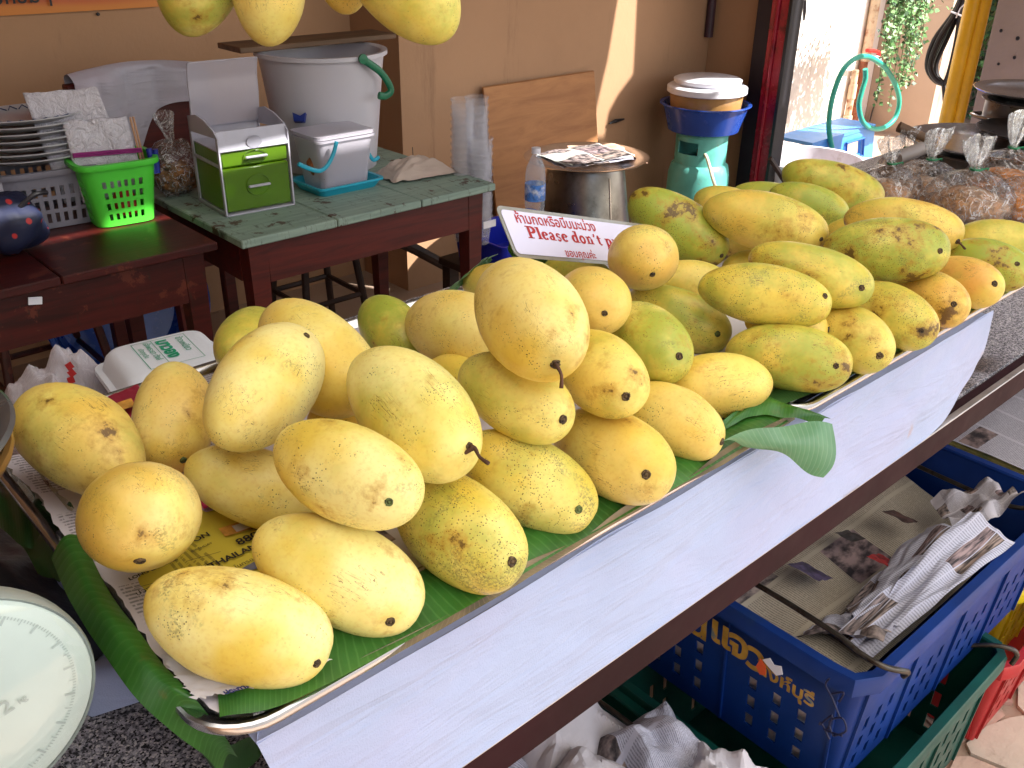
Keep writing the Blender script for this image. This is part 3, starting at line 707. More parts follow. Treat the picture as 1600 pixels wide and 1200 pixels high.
def make_mango(i, P, A, a, bb, scar, traits, group):
    rg = random.Random(100+i); P = Vector(P); A = Vector(A).normalized(); a *= 1.015; bb *= 1.035; toc = (CAM-P).normalized()
    Mx = frame(A, toc if abs(A.dot(toc)) < .97 else (0, 0, 1)); zf = .93
    bend = rg.uniform(.02, .07)*rg.choice((-1, 1)); sd = rg.uniform(0, 99); b = B(); nr, ns = 26, 36; rings = []
    def surf(u, th):
        s0 = max(0, 1-u*u); r = s0**(.5*(.84 if u > 0 else 1.0))*(1+.045*u)
        d = 1+.035*nz((u*1.2, math.cos(th)*.9, math.sin(th)*.9), 1.0, sd)+.010*nz((u*3, math.cos(th)*2, math.sin(th)*2), 1.2, sd+5)
        y = bb*r*math.cos(th)*d; z = bb*zf*r*math.sin(th)*d
        y += bend*a*(min(u, 0)**2)*.9
        return Vector((a*u*(1+.01*nz((th, u, 1), .5, sd)), y, z))
    for k in range(1, nr):
        u = -math.cos(math.pi*k/nr); rings.append([b.bm.verts.new(surf(u, 2*math.pi*q/ns)) for q in range(ns)])
    p0 = b.bm.verts.new(surf(-1, 0)); p1 = b.bm.verts.new(surf(1, 0))
    for q in range(ns):
        q2 = (q+1) % ns; b.face([p0, rings[0][q2], rings[0][q]]); b.face([p1, rings[-1][q], rings[-1][q2]])
        for k in range(len(rings)-1): b.face([rings[k][q], rings[k][q2], rings[k+1][q2], rings[k+1][q]])
    bmesh.ops.recalc_face_normals(b.bm, faces=b.bm.faces[:]); b.bm.normal_update()
    bvh = BVHTree.FromBMesh(b.bm); inv = Mx.transposed()
    if scar: h = bvh.ray_cast(inv @ (CAM-P), (inv @ ray(*scar)).normalized())
    else: h = (None,)
    if h[0] is None: h = bvh.ray_cast(Vector((a*3, bb*.15, 0)), Vector((-1, 0, 0)))
    sp_, sn = h[0], h[1]
    if sn.dot(sp_) < 0: sn = -sn
    # dimple the skin round the scar
    for v in b.bm.verts:
        d = (v.co-sp_).length
        if d < .012: v.co -= sn*.0016*(1-d/.012)
    me = bpy.data.meshes.new('mango'); b.bm.to_mesh(me); b.bm.free(); me.materials.append(MANGO); me.shade_smooth()
    o = bpy.data.objects.new('mango', me); COL.objects.link(o)
    o.matrix_world = Matrix.Translation(P) @ Mx.to_4x4()
    g, og, spk, bl, pa, lab = traits
    for k, v in (('green', g), ('orange', og), ('speck', spk), ('blotch', bl), ('pale', pa)): o[k] = float(v)
    tag(o, lab, 'mango', group)
    # stalk scar: a low rimmed disc let into the skin
    F = frame(sn, (0, 0, 1) if abs(sn.z) < .9 else (1, 0, 0)); ax = Matrix((F.col[1], F.col[2], F.col[0])).transposed()
    c = B(); r = rg.uniform(.0026, .0038); prof = [(r*1.25, -.0030), (r*1.15, -.0006), (r*.95, .0004), (r*.7, .0), (r*.55, -.0012), (r*.45, -.0004), (r*.2, .0002)]
    rr = []
    for rad, hh in prof:
        rr.append([c.bm.verts.new(sp_+ax @ Vector((rad*(1+.3*nz((q*.9, rad*300, i)))*math.cos(q*math.pi/8), rad*(1+.3*nz((q*.9, rad*300, i+9)))*math.sin(q*math.pi/8), hh))) for q in range(16)])
    for k in range(len(prof)-1):
        for q in range(16): c.face([rr[k][q], rr[k][(q+1) % 16], rr[k+1][(q+1) % 16], rr[k+1][q]])
    c.face(rr[-1]); me = bpy.data.meshes.new('stalk_scar'); c.bm.to_mesh(me); c.bm.free(); me.materials.append(SCAR_G if i+1 in (10, 5, 14, 26) else SCAR); me.shade_smooth()
    s = bpy.data.objects.new('stalk_scar', me); COL.objects.link(s); s.parent = o
    tw = {20: [((0, 0, 0), (.004, 0, .001), (.009, -.002, -.004), (.013, -.001, -.013))], 12: [((0, 0, 0), (.005, 0, 0), (.013, .002, -.006), (.024, .003, -.009)), ((.004, 0, 0), (.004, .01, -.006), (.002, .026, -.012))], 37: [((0, 0, 0), (.006, 0, 0), (.016, 0, -.002))]}.get(i+1)
    if tw:
        for path in tw:
            c = B(); pts = []
            Wd = RT*1.0; 
            for q in path:
                wv = (Mx @ sn)*q[0] - RT*q[1] + Vector((0, 0, 1))*q[2]
                pts.append(sp_+inv @ wv)
            c.tube(pts, [.0022, .0017, .0014, .0017], 7, smooth=3); me = bpy.data.meshes.new('stalk'); c.bm.to_mesh(me); c.bm.free(); me.materials.append(TWIG); me.shade_smooth()
            s = bpy.data.objects.new('stalk', me); COL.objects.link(s); s.parent = o
    return o
for i, m in enumerate(MG):
    d_ = list(MD[i])
    if i >= 25: d_[0] += .2; d_[3] += .15
    else: d_[4] += .1
    make_mango(i, m[:3], m[3:6], m[6], m[7], m[8], d_, 'mangoes piled in the trays')
hang = [((313, -50), 1.0, 1.35, .35, 130), ((418, -24), 1.0, 1.35, 0, 112), ((536, -58), 1.05, 1.35, .1, 92), ((628, -34), 1.0, 1.35, -.55, 140)]
rodp = []
for k, ((u, v), dep, rat, lean, wpx) in enumerate(hang):
    p = CAM+ray(u, v)*dep; bb = wpx/2*dep/FPX; a = bb*1.62
    ax = (Vector((0, 0, 1))*1.0 + RT*(-lean if k == 3 else lean*.8)).normalized()
    if k == 3: ax = (Vector((0, 0, 1)) - RT*.9).normalized()
    if k == 0: ax = (Vector((0, 0, 1)) + RT*.5).normalized()
    o = make_mango(51+k, p, ax, a, bb, None, MD[51+k], 'mangoes hanging from the rail')
    tip = p+ax*a*.97; top = Vector((tip.x, tip.y, 1.86)); rodp.append(top)
    b = B(); b.tube([tip+ax*.002, tip+ax*.02+Vector((0, 0, .03)), top], .0011, 6)
    b.build('hanging_string', M('white_string', 'D8D2C8', .8), label='white string holding up the %s hanging mango' % ('leftmost', 'second', 'small third', 'rightmost')[k], cat='string', group='strings of the hanging mangoes')
b = B(); d = (rodp[-1]-rodp[0]).normalized(); b.tube([rodp[0]-d*.9, rodp[-1]+d*1.1], .011, 12); b.build('hanging_rail', ALU, smooth=True, label='round metal rail above the frame carrying the hanging mangoes', cat='rail')
# ================================================================ leaves and papers in the trays
def ribbon(name, left, right, mat, label, cat, group=None, wob=.004, nu=60, nv=10, seed=1., curl=0., parent=None, us=3, lift=0., kind=None):
    """strip between two 3-D polylines, gently wavy"""
    L, Rr = spline([Vector(p) for p in left], 12), spline([Vector(p) for p in right], 12)
    def smp(c, u):
        k = u*(len(c)-1); i = min(int(k), len(c)-2); return c[i].lerp(c[i+1], k-i)
    def fn(u, v):
        p = smp(L, u).lerp(smp(Rr, u), v); n_ = nz((u*8, v*2.2, 0), 1, seed)
        return p+Vector((0, 0, wob*n_+curl*math.sin(v*math.pi)+lift))
    b = B(); b.sheet(fn, nu, nv, us, 1); return b.build(name, mat, parent, smooth='all', label=label, cat=cat, group=group, normals=False, kind=kind)
Z = TZ
def A3(pts, zz=None): return [at(u, v, 'z', z) for u, v, z in pts]
LG = 'banana leaf strips lining the trays'
ribbon('banana_leaf', A3([(128, 838, Z+.014), (165, 915, Z+.0145), (215, 985, Z+.0145), (262, 1045, Z+.0145), (303, 1090, Z+.012), (350, 1150, Z-.02), (372, 1185, Z-.05)]),
       A3([(80, 872, Z+.006), (112, 944, Z+.002), (158, 1016, Z+.000), (212, 1090, Z-.004), (256, 1132, Z-.012), (318, 1180, Z-.045), (345, 1212, Z-.07)]), LEAF,
       'bright green banana leaf strip hanging over the left end of the near tray', 'leaf', LG, .003, 70, 12, 1, .012)
ribbon('banana_leaf', [(.168, .466, Z+.010), (.22, .4470, Z+.009), (.36, .4445, Z+.006), (.50, .4450, Z+.0075), (.66, .4440, Z+.006), (.815, .4455, Z+.008)],
       [(.19, .516, Z+.010), (.26, .506, Z+.013), (.36, .498, Z+.013), (.50, .490, Z+.013), (.66, .488, Z+.012), (.815, .490, Z+.008)], LEAF,
       'long green banana leaf strip along the front rim of the near tray', 'leaf', LG, .0025, 110, 8, 2, .004, us=7)
ribbon('dried_leaf', [(.27, .4455, Z-.001), (.42, .4445, Z+.000), (.56, .4455, Z+.004), (.72, .4445, Z+.002), (.83, .446, Z+.003)],
       [(.27, .451, Z+.010), (.36, .4465, Z+.009), (.42, .4500, Z+.0135), (.50, .4465, Z+.010), (.56, .4490, Z+.0135), (.64, .446, Z+.008), (.72, .4495, Z+.013), (.83, .448, Z+.011)], DRY,
       'dried brown leaf edge curling over the front rim of the near tray', 'leaf', None, .003, 90, 4, 4, .0, us=9)
ribbon('banana_leaf', [(.832, .470, Z+.009), (.95, .456, Z+.010), (1.2, .4505, Z+.0095), (1.4, .450, Z+.0095), (1.60, .451, Z+.0095)],
       [(.832, .505, Z+.006), (1.0, .487, Z+.005), (1.2, .480, Z+.005), (1.4, .479, Z+.005), (1.60, .482, Z+.005)], LEAF_D,
       'dark green banana leaf strip along the front rim of the right tray', 'leaf', LG, .002, 90, 8, 5, .002, us=9)
# folded flap hanging out between the trays
def flap(u, v):
    a = at(1128, 690, 'y', .442).lerp(at(1300, 664, 'y', .405), u); c = at(1180, 697, 'y', .432).lerp(at(1286, 748, 'y', .385), u)
    a = a+Vector((0, 0, .010*math.sin(u*3.14)))
    p = a.lerp(c, v*(1-.35*(1-u)**2)); return p+Vector((0, -.010*math.sin(v*3.14)*u, .003*math.sin(u*9+v*4)))
b = B(); b.sheet(flap, 40, 16, 1.6, 1); b.build('banana_leaf', LEAF_P, smooth='all', normals=False, label='broad leaf end drooping over the white cloth between the two trays', cat='leaf')
ribbon('banana_leaf', A3([(1085, 708, Z+.008), (1135, 672, Z+.012), (1185, 650, Z+.014), (1245, 655, Z+.012), (1282, 662, Z+.004)]),
       A3([(1120, 664, Z+.02), (1160, 640, Z+.016), (1200, 622, Z+.012), (1250, 640, Z+.016), (1300, 658, Z+.006)]), LEAF, 'glossy leaf fold bridging the gap between the two trays', 'leaf', None, .006, 40, 8, 8, .006)
def upright(name, pts, wd, mat, label, seed=0., tilt=Vector((0, 0, 1)), parent=None):
    c = spline([Vector(p) for p in pts], 8); k = len(c)-1
    def fn(u, v):
        p = c[min(int(u*k+.5), k)]; ww = wd*(1-.55*max(0, u-.6)/.4)*(1-.5*max(0, .15-u)/.15)
        return p+tilt*((v-.5)*ww)+Vector((0, .006*math.sin(v*5), .003*nz((u*7, v, 0), 1, seed)))
    b = B(); b.sheet(fn, 40, 8, 2, 1); return b.build(name, mat, parent, smooth='all', normals=False, label=label, cat='leaf')
upright('banana_leaf', [at(706, 452, 'z', 1.05), at(728, 432, 'z', 1.06), at(750, 414, 'z', 1.065), at(772, 402, 'z', 1.06)], .028, LEAF_P, 'pale folded leaf tip standing up behind the topmost mango', 2, Vector((.3, -.2, .9)))
upright('banana_leaf', [at(796, 388, 'y', .90), at(822, 405, 'y', .89), at(850, 422, 'y', .88), at(885, 440, 'y', .87)], .062, LEAF_D, 'dark green leaf standing under the left corner of the sign', 3, Vector((-.25, .25, .9)))
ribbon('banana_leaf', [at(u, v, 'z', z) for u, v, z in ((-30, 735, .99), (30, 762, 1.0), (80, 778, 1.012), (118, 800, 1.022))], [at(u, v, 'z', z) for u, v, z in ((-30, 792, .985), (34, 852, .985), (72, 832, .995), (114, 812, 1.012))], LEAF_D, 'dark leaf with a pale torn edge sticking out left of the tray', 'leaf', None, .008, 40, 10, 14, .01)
ribbon('banana_leaf', [at(u, v, 'z', z) for u, v, z in ((30, 850, .95), (75, 830, .97), (108, 815, .985))], [at(u, v, 'z', z) for u, v, z in ((60, 900, .93), (95, 905, .94), (118, 912, .95))], LEAF_D, 'dark leaf strip standing in for the shadow between scale and tray', 'leaf', None, .006, 24, 10, 15, .008)  # leaf-coloured strip put where the corner is dark shadow
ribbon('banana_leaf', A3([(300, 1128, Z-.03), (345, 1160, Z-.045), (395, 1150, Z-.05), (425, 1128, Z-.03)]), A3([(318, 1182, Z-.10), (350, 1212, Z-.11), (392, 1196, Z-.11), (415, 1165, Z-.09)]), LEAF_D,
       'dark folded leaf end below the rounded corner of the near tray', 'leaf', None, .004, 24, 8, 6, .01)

def paper(name, pts4, mat, label, n=30, wob=.0015, seed=0., us=1, vs=1, jag=0., cat='newspaper', group=None, parent=None):
    """sheet from four 3-D corners, lightly buckled, torn edge when jag>0"""
    a, c, d, e = [Vector(p) for p in pts4]
    def fn(u, v):
        p = a.lerp(c, u).lerp(e.lerp(d, u), v); j = jag*nz((u*40, v*40, 1), 1, seed)
        p = p+(c-a).normalized()*(j if u in (0, 1) else 0)+(e-a).normalized()*(j if v in (0, 1) else 0)
        return p+Vector((0, 0, wob*(nz((u*4, v*4, 0), 1, seed)+.4*nz((u*13, v*11, 0), 1, seed+3))))
    b = B(); b.sheet(fn, n, n, us, vs); return b.build(name, mat, parent, smooth='all', label=label, cat=cat, group=group, normals=False)
def lining(u, v):
    x = .164+u*.655; y = .470+v*.49; z = TZ+.0025
    if u < .06: k = (.06-u)/.06; z = TZ+.0025+.008*k; x += .004*k
    j = .004*nz((u*60, v*50, 0), 1, 7)
    if u == 0: x += j-.006*abs(math.sin(v*9))
    if v == 0: y += .5*j+.012*abs(math.sin(u*14))
    return Vector((x, y, z+.0008*nz((u*9, v*9, 0), 1, 2)))
b = B(); b.sheet(lining, 90, 60, 3, 2.2); b.build('newspaper_lining', mat_print('newsprint_tray', 'CBC4CC', '3A383E', 44, 3, .25, .05), smooth='all', normals=False, label='white newspaper with torn edge lining the near tray under the mangoes', cat='newspaper')
YZ = TZ+.0055
yp = paper('newspaper_page', [at(214, 905, 'z', YZ), at(284, 1064, 'z', YZ+.001), at(520, 880, 'z', YZ), at(322, 786, 'z', YZ)], NEWS_Y, 'yellow printed newspaper page with bold black lettering under the front mangoes', us=1, vs=1)
xd = at(440, 838, 'z', YZ)-at(325, 890, 'z', YZ); yd = Vector((-xd.y, xd.x, 0))
def txt(s, u, v, size, bold=0., par=yp, z=YZ+.0018, m=None, shear=0.): return text_mesh(s, size, m or INK, at(u, v, 'z', z), xd, yd, par, 'lettering', bold, shear=shear)
txt('THAILAND TRAVEL', 330, 889, .0105, .0003); txt('880-', 374, 853, .0135, .0003); txt('LONG LIVE THE', 203, 908, .0058, .0002); txt('BIRTHDAY', 300, 864, .0040)
txt('ด้วยวายส์', 277, 907, .0075); txt('พร ในกรอบ', 352, 897, .0066); txt('ปวงชนชาว', 214, 932, .0080); txt('ON', 304, 848, .0095, .0002)
b = B(); 
for o1, o2 in (((292, 877), (345, 862)), ((205, 921), (262, 905))):
    p, q = at(*o1, 'z', YZ+.002), at(*o2, 'z', YZ+.002); n_ = Vector((0, .0005, 0)); b.poly([p, q, q+n_, p+n_])
b.build('printed_rule', INK, yp)
b = B(); b.poly([at(u, v, 'z', YZ+.002) for u, v in ((341, 826), (352, 838), (408, 822), (396, 808))]); b.build('picture_block', M('orange_print', 'C9913C', .7, 0, .3, 60), yp)
b = B(); b.poly([at(u, v, 'z', YZ+.0024) for u, v in ((362, 822), (370, 831), (398, 822), (388, 813))]); b.build('picture_block', NEWS_W, yp)
b = B(); b.poly([at(u, v, 'z', YZ+.002) for u, v in ((378, 888), (388, 892), (410, 886), (400, 876))]); b.build('picture_block', M('grey_print', '5E5E6E', .7), yp)
paper('newspaper_page', [at(196, 735, 'z', YZ+.002), at(322, 800, 'z', YZ+.002), at(420, 770, 'z', YZ+.002), at(300, 700, 'z', YZ+.002)], NEWS_PK, 'pink list page between the yellow page and the upright mango', us=1, vs=1)
b = B(); b.poly([at(u, v, 'z', YZ+.0068) for u, v in ((290, 742), (318, 795), (345, 786), (312, 738))]); b.build('magenta_leaflet', M('magenta_print', 'B5205E', .6), label='magenta strip of paper beside the top edge of the yellow page', cat='paper')
mp = paper('magazine_page', [at(150, 628, 'z', 1.035), at(196, 690, 'z', 1.028), at(262, 662, 'z', 1.028), at(215, 600, 'z', 1.035)], M('dark_red_page', '8E2036', .5, 0, .2), 'dark red page with white letters beside the leftmost mango', us=1, vs=1, cat='page')
b = B(); b.poly([at(u, v, 'z', 1.039) for u, v in ((168, 634), (173, 646), (212, 634), (205, 622))]); b.build('orange_band', M('orange_print', 'C9913C'), mp)
text_mesh('io!', .018, FOAM, at(186, 664, 'z', 1.038), Vector((.9, -.35, 0)), Vector((.35, .9, 0)), mp, 'lettering', .0006)
paper('newspaper_sheet', [at(-20, 690, 'z', 1.018), at(24, 688, 'z', 1.026), at(114, 798, 'z', 1.028), at(84, 806, 'z', 1.016)], NEWS2, 'brownish creased paper edge beneath the bruised leftmost mango', jag=.012, us=1, vs=2)
paper('newspaper_sheet', [(.86, .47, TZ+.0035), (1.56, .47, TZ+.0035), (1.56, .96, TZ+.0035), (.86, .96, TZ+.0035)], NEWS_W, 'plain newsprint lining the tray of olive mangoes', us=3, vs=2)

# ================================================================ sign
SP = [at(773, 320, 'y', .80), None, None, at(806, 402, 'y', .775)]
sx = at(1010, 357, 'y', .80+.0)-SP[0]; sdir = (at(930, 348, 'y', .79)-SP[0]); sdir.normalize()
c3 = at(948, 413, 'y', .775)
sdir2 = (c3-SP[3]).normalized(); up = (SP[0]-SP[3]); H = up.length
nrm = sdir2.cross(up).normalized(); upo = nrm.cross(sdir2).normalized()
SW = .315; O = SP[3]
sg = T('warning_sign', 'laminated white sign with red Thai and English lettering propped behind the mangoes', 'sign', O)
def SPt(u, v, d=0): return O+sdir2*u+up.normalized()*v+nrm*d
def rr2(w_, h_, r, inset=0): return [SPt(x, y) for x, y in rrect(inset, w_-inset, inset, h_-inset, r, 5)]
b = B(); b.prism(rr2(SW, H, .010), nrm*-.0012, nrm*0); b.build('laminate_border', mat_clear('laminate', alpha=.75, rough=.2, bumpst=.1, body='8E8A80'), sg)
b = B(); b.prism(rr2(SW, H, .006, .005), nrm*.0003, nrm*.0008); b.build('card', M('sign_card', 'D9D6EE', .35, 0, .04), sg)
def stx(s, u, v, size, bold=0.): return text_mesh(s, size, RED_INK, SPt(u, v), sdir2, up.normalized(), sg, 'lettering', bold, lift=.0012)
stx('ห้ามกดหรือบีบมะม่วง', .024, H*.70, .0180, .0003); stx('ขอบคุณค่ะ', .092, H*.10, .0142, .0002)
# bold serif English line drawn as strokes on a 0..1 em grid
TH, TN, TS = .17, .07, .055
def ln(*p, w_=TH): return ('l', p, w_)
def arc(cx, cy, rx, ry, a0, a1, w0, w1): return ('a', (cx, cy, rx, ry, a0, a1), (w0, w1))
def sf(x, y, w_=.2): return ln((x-w_, y), (x+w_, y), w_=TS)
GL = {
 'P': (.62, [ln((.17, 0), (.17, .7)), sf(.17, .025), sf(.10, .675, .12), arc(.24, .5, .27, .175, -90, 90, TS, TH+.02), ln((.17, .675), (.26, .675), w_=TS), ln((.17, .325), (.26, .325), w_=TS)]),
 'l': (.30, [ln((.14, 0), (.14, .7)), sf(.14, .025, .15), sf(.07, .675, .08)]),
 'e': (.45, [arc(.22, .23, .145, .205, 15, 320, TN, TH), ln((.08, .27), (.36, .27), w_=TS)]),
 'a': (.48, [ln((.30, .07), (.30, .36), w_=.15), arc(.2, .34, .11, .1, 10, 170, .1, .07), arc(.18, .13, .1, .1, 60, 340, .06, .12), sf(.36, .025, .08)]),
 's': (.38, [arc(.18, .33, .10, .1, 20, 260, .06, .12), arc(.17, .12, .11, .1, 85, -160, .13, .06)]),
 'd': (.53, [ln((.36, 0), (.36, .7), w_=.15), arc(.21, .23, .13, .2, 50, 310, TN, TH), sf(.29, .675, .09), sf(.44, .025, .07)]),
 'o': (.48, [arc(.22, .23, .145, .205, 0, 360, .13, .13)]),
 'n': (.54, [ln((.14, 0), (.14, .42), w_=.14), ln((.39, 0), (.39, .3), w_=.14), arc(.27, .28, .12, .15, 0, 160, .13, .05), sf(.14, .025, .13), sf(.39, .025, .12), sf(.08, .42, .07)]),
 "'": (.26, [ln((.12, .66), (.14, .58), (.07, .46), w_=.1)]),
 't': (.34, [ln((.14, .06), (.14, .58), w_=.14), sf(.16, .42, .15), arc(.23, .1, .09, .075, 180, 320, .12, .05)]),
 'p': (.54, [ln((.14, -.2), (.14, .42), w_=.14), arc(.27, .22, .14, .2, -140, 140, TN, TH), sf(.14, -.2, .13), sf(.08, .42, .07)]),
 'r': (.42, [ln((.14, 0), (.14, .42), w_=.14), sf(.14, .025, .13), arc(.3, .30, .1, .1, 40, 160, .13, .05), sf(.08, .42, .07)]),
 ' ': (.25, [])}
def serif(s, u, v, size, par):
    b = B(); x = u
    def q(px, py): return b.bm.verts.new(SPt(x+px*size*1.22, v+py*size, .0012))
    def strip(pts, ws):
        n_ = len(pts); Lp = []
        for i, p in enumerate(pts):
            a, c = pts[max(i-1, 0)], pts[min(i+1, n_-1)]; d = Vector((c[0]-a[0], c[1]-a[1])); d.normalize(); h = Vector((-d.y, d.x))*ws[i]/2
            Lp.append((q(p[0]+h.x, p[1]+h.y), q(p[0]-h.x, p[1]-h.y)))
        for i in range(n_-1): b.face([Lp[i][0], Lp[i][1], Lp[i+1][1], Lp[i+1][0]])
    for ch in s:
        adv, st_ = GL[ch]
        for t_, p, w_ in st_:
            if t_ == 'l': strip(list(p), [w_]*len(p))
            else:
                cx, cy, rx, ry, a0, a1 = p; k = 16; pts, ws = [], []
                for i in range(k+1):
                    a = R_(a0+(a1-a0)*i/k); pts.append((cx+rx*math.cos(a), cy+ry*math.sin(a))); h = abs(math.cos(a)); ws.append(w_[0]+(w_[1]-w_[0])*h)
                strip(pts, ws)
        x += adv*size*1.22
    b.build('lettering', RED_INK, par)
serif("Please don't press", .036, H*.41, .0225, sg)

# ================================================================ foam boxes
def foam_box(c, sx, sy, h, yaw, label, printed=False):
    t = T('foam_box', label, 'box', c, 'white foam takeaway boxes'); Rz = Matrix.Rotation(yaw, 3, 'Z')
    def shell(b, prof, cap=True):
        rings = []
        for off, z, r in prof:
            rings.append([b.bm.verts.new(Vector(c)+Rz @ Vector((p[0], p[1], z))) for p in rrect(-sx/2+off, sx/2-off, -sy/2+off, sy/2-off, r, 5)])
        for A, C in zip(rings, rings[1:]):
            for q in range(len(A)): b.face([A[q], A[(q+1) % len(A)], C[(q+1) % len(A)], C[q]])
        b.face(rings[0][::-1]); b.face(rings[-1])
    b = B(); shell(b, [(.022, 0, .014), (.014, h*.35, .016), (.004, h*.48, .02), (0, h*.48+.001, .02), (0, h*.54, .02)]); b.build('base', FOAM, t, smooth=True)
    b = B(); shell(b, [(.0005, h*.545, .02), (.0005, h*.60, .02), (.008, h*.61, .02), (.014, h*.86, .018), (.019, h*.95, .018), (.026, h, .016)]); b.build('lid', FOAM, t, smooth=True)
    if printed:
        zz = h+.0006
        def L(x, y): return Vector(c)+Rz @ Vector((x, y, zz))
        b = B(); x0, x1, y0, y1, w_ = -.033, .036, -.042, .042, .0007
        for p, q in (((x0, y0), (x1, y0+w_)), ((x0, y1-w_), (x1, y1)), ((x0, y0), (x0+w_*1.4, y1)), ((x1-w_, y0), (x1, y1)), ((-.008, y0), (-.008+w_, y1))):
            b.poly([L(p[0], p[1]), L(q[0], p[1]), L(q[0], q[1]), L(p[0], q[1])])
        b.build('printed_frame', GREEN_INK, t)
        dx, dy = Rz @ Vector((0, -1, 0)), Rz @ Vector((1, 0, 0))
        for s, x, y, sz, bo in (('ข้าวเหนียว', .022, .034, .0120, .0001), ('มาวอง', -.003, .036, .0230, .0011), ('เจ้าพระยา ดังส์', -.0185, .038, .0105, .0001), ('เปิดทุกวัน', -.029, .024, .0085, .0001)):
            text_mesh(s, sz, GREEN_INK, L(x, y), dx, dy, t, 'lettering', bo)
    return t

pcn = paper('newspaper_corner', [at(252, 1022, 'z', Z+.0175), at(302, 1092, 'z', Z+.0165), at(428, 1068, 'z', Z+.0195), at(520, 1030, 'z', Z+.0185)], NEWS_W, 'torn white newspaper corner poking out under the nearest mango', jag=.006, us=1, vs=1)
text_mesh('ประกาศบริษัท', .006, M('blue_ink', '2A3070', .6), at(352, 1086, 'z', Z+.0205), at(440, 1066, 'z', Z+.0175)-at(352, 1092, 'z', Z+.0175), Vector((-.1, 1, 0)), pcn, 'lettering', .0003)
c1 = at(260, 549, 'z', .996)
foam_box((c1.x+.012, c1.y-.035, CZ_+.001), .165, .150, .066, R_(-14), 'plain white foam box, lower one of the stack behind the left tray')
foam_box((c1.x, c1.y, CZ_+.068), .158, .150, .070, R_(-6), 'white foam box printed with a green Thai label, on top of its stack', True)
foam_box((c1.x+.10, c1.y-.115, CZ_+.062), .13, .13, .060, R_(8), 'white foam box half hidden behind the large tilted mango')
b = B(); b.box((c1.x+.10, c1.y-.115, CZ_+.031), (.12, .12, .060), None, .008); b.build('foam_block', FOAM, label='white foam block under the box behind the large tilted mango', cat='block')

# ================================================================ spring scale at the left
dc = at(-76, 1122, 'y', .56); rD = (at(126, 1122, 'y', .56)-dc).length
sca = T('spring_scale', 'kitchen spring scale with round white dial and grey pan, cut by the left edge', 'scale', (dc.x, .66, CZ_))
Fy = frame((1, 0, 0), (0, -1, 0)); 
b = B(); b.lathe([(rD*.98, -.016), (rD*1.0, -.012), (rD*1.015, -.004), (rD*1.018, .002), (rD*1.005, .005), (rD*.985, .004)], dc, 64, axis=frame((1, 0, 0), (0, -1, 0)), cap0=True)
b.build('housing', M('scale_rim_grey', '9AA29E', .4, .3, .12, 12), sca, smooth=True)
b = B(); b.lathe([(rD*.985, .0035), (.001, .0038)], dc, 64, axis=Fy, cap1=True); b.build('dial_face', M('dial_paper', 'DCE8E0', .35, 0, .04), sca)
tick = M('dial_grey_print', 'C4D0CA', .5)
b = B()
for k in range(200):
    a = 2*math.pi*k/200; r1, r0 = rD*.86, rD*(.78 if k % 10 == 0 else (.81 if k % 5 == 0 else .835)); w_ = .0004 if k % 10 else .0008
    u1 = Vector((math.cos(a), 0, math.sin(a))); t1 = Vector((-math.sin(a), 0, math.cos(a)))*w_; base_ = dc+Vector((0, -.0042, 0))
    b.poly([base_+u1*r0-t1, base_+u1*r1-t1, base_+u1*r1+t1, base_+u1*r0+t1])
b.build('tick_marks', tick, sca)
for s, u, v, sz in (('2', 6, 1118, .016), ('kg', 30, 1100, .0065)):
    p = at(u, v, 'y', dc.y-.0045); text_mesh(s, sz, tick, p, Vector((1, 0, .25)), Vector((-.25, 0, 1)), sca, 'lettering', .0002)
b = B(); b.lathe([(rD*.985, .010), (rD*.9, .014), (rD*.5, .019), (.001, .021)], dc, 64, axis=Fy)
n = N('dial_cover'); t_ = n.new('BsdfTransparent'); g_ = n.new('BsdfGlossy'); n.set(g_.inputs['Roughness'], .06); fr = n.new('Fresnel'); mxn = n.new('MixShader'); n.set(mxn.inputs[0], n.math('ADD', fr.outputs[0], .03))
n.t.links.new(t_.outputs[0], mxn.inputs[1]); n.t.links.new(g_.outputs[0], mxn.inputs[2]); n.t.links.new(mxn.outputs[0], n.out.inputs[0]); b.build('dial_cover', n.m, sca, smooth='all')
b = B(); b.box((dc.x-.02, .67, CZ_+.10), (.10, .12, .20), None, .012); b.box((dc.x-.02, .68, CZ_+.008), (.16, .20, .016), None, .005); b.build('body', M('scale_body_paint', '45444C', .45), sca)
pc = Vector((.018, .775, 1.150)); b = B(); b.lathe([(.001, -.022), (.09, -.021), (.115, -.012), (.128, .003), (.134, .006), (.137, .003), (.134, -.001), (.118, -.016), (.09, -.025), (.001, -.026)], pc, 64)
b.build('pan', M('grey_scale_pan', '7E8288', .3, .75, .12, 8, bump=.05), sca, smooth=True)
b = B(); b.tube([(dc.x, .70, CZ_+.2), (pc.x, pc.y-.01, pc.z-.026)], .012, 12); b.build('pan_support', ALU, sca, smooth=True)
b = B(); b.tube([pc+Vector((.127*math.cos(a), .127*math.sin(a), -.018)) for a in [i*math.pi/20 for i in range(40)]], .005, 8, closed=True); b.build('pan_ring', M('brass_ring', 'A8824A', .35, .7), sca, smooth=True)

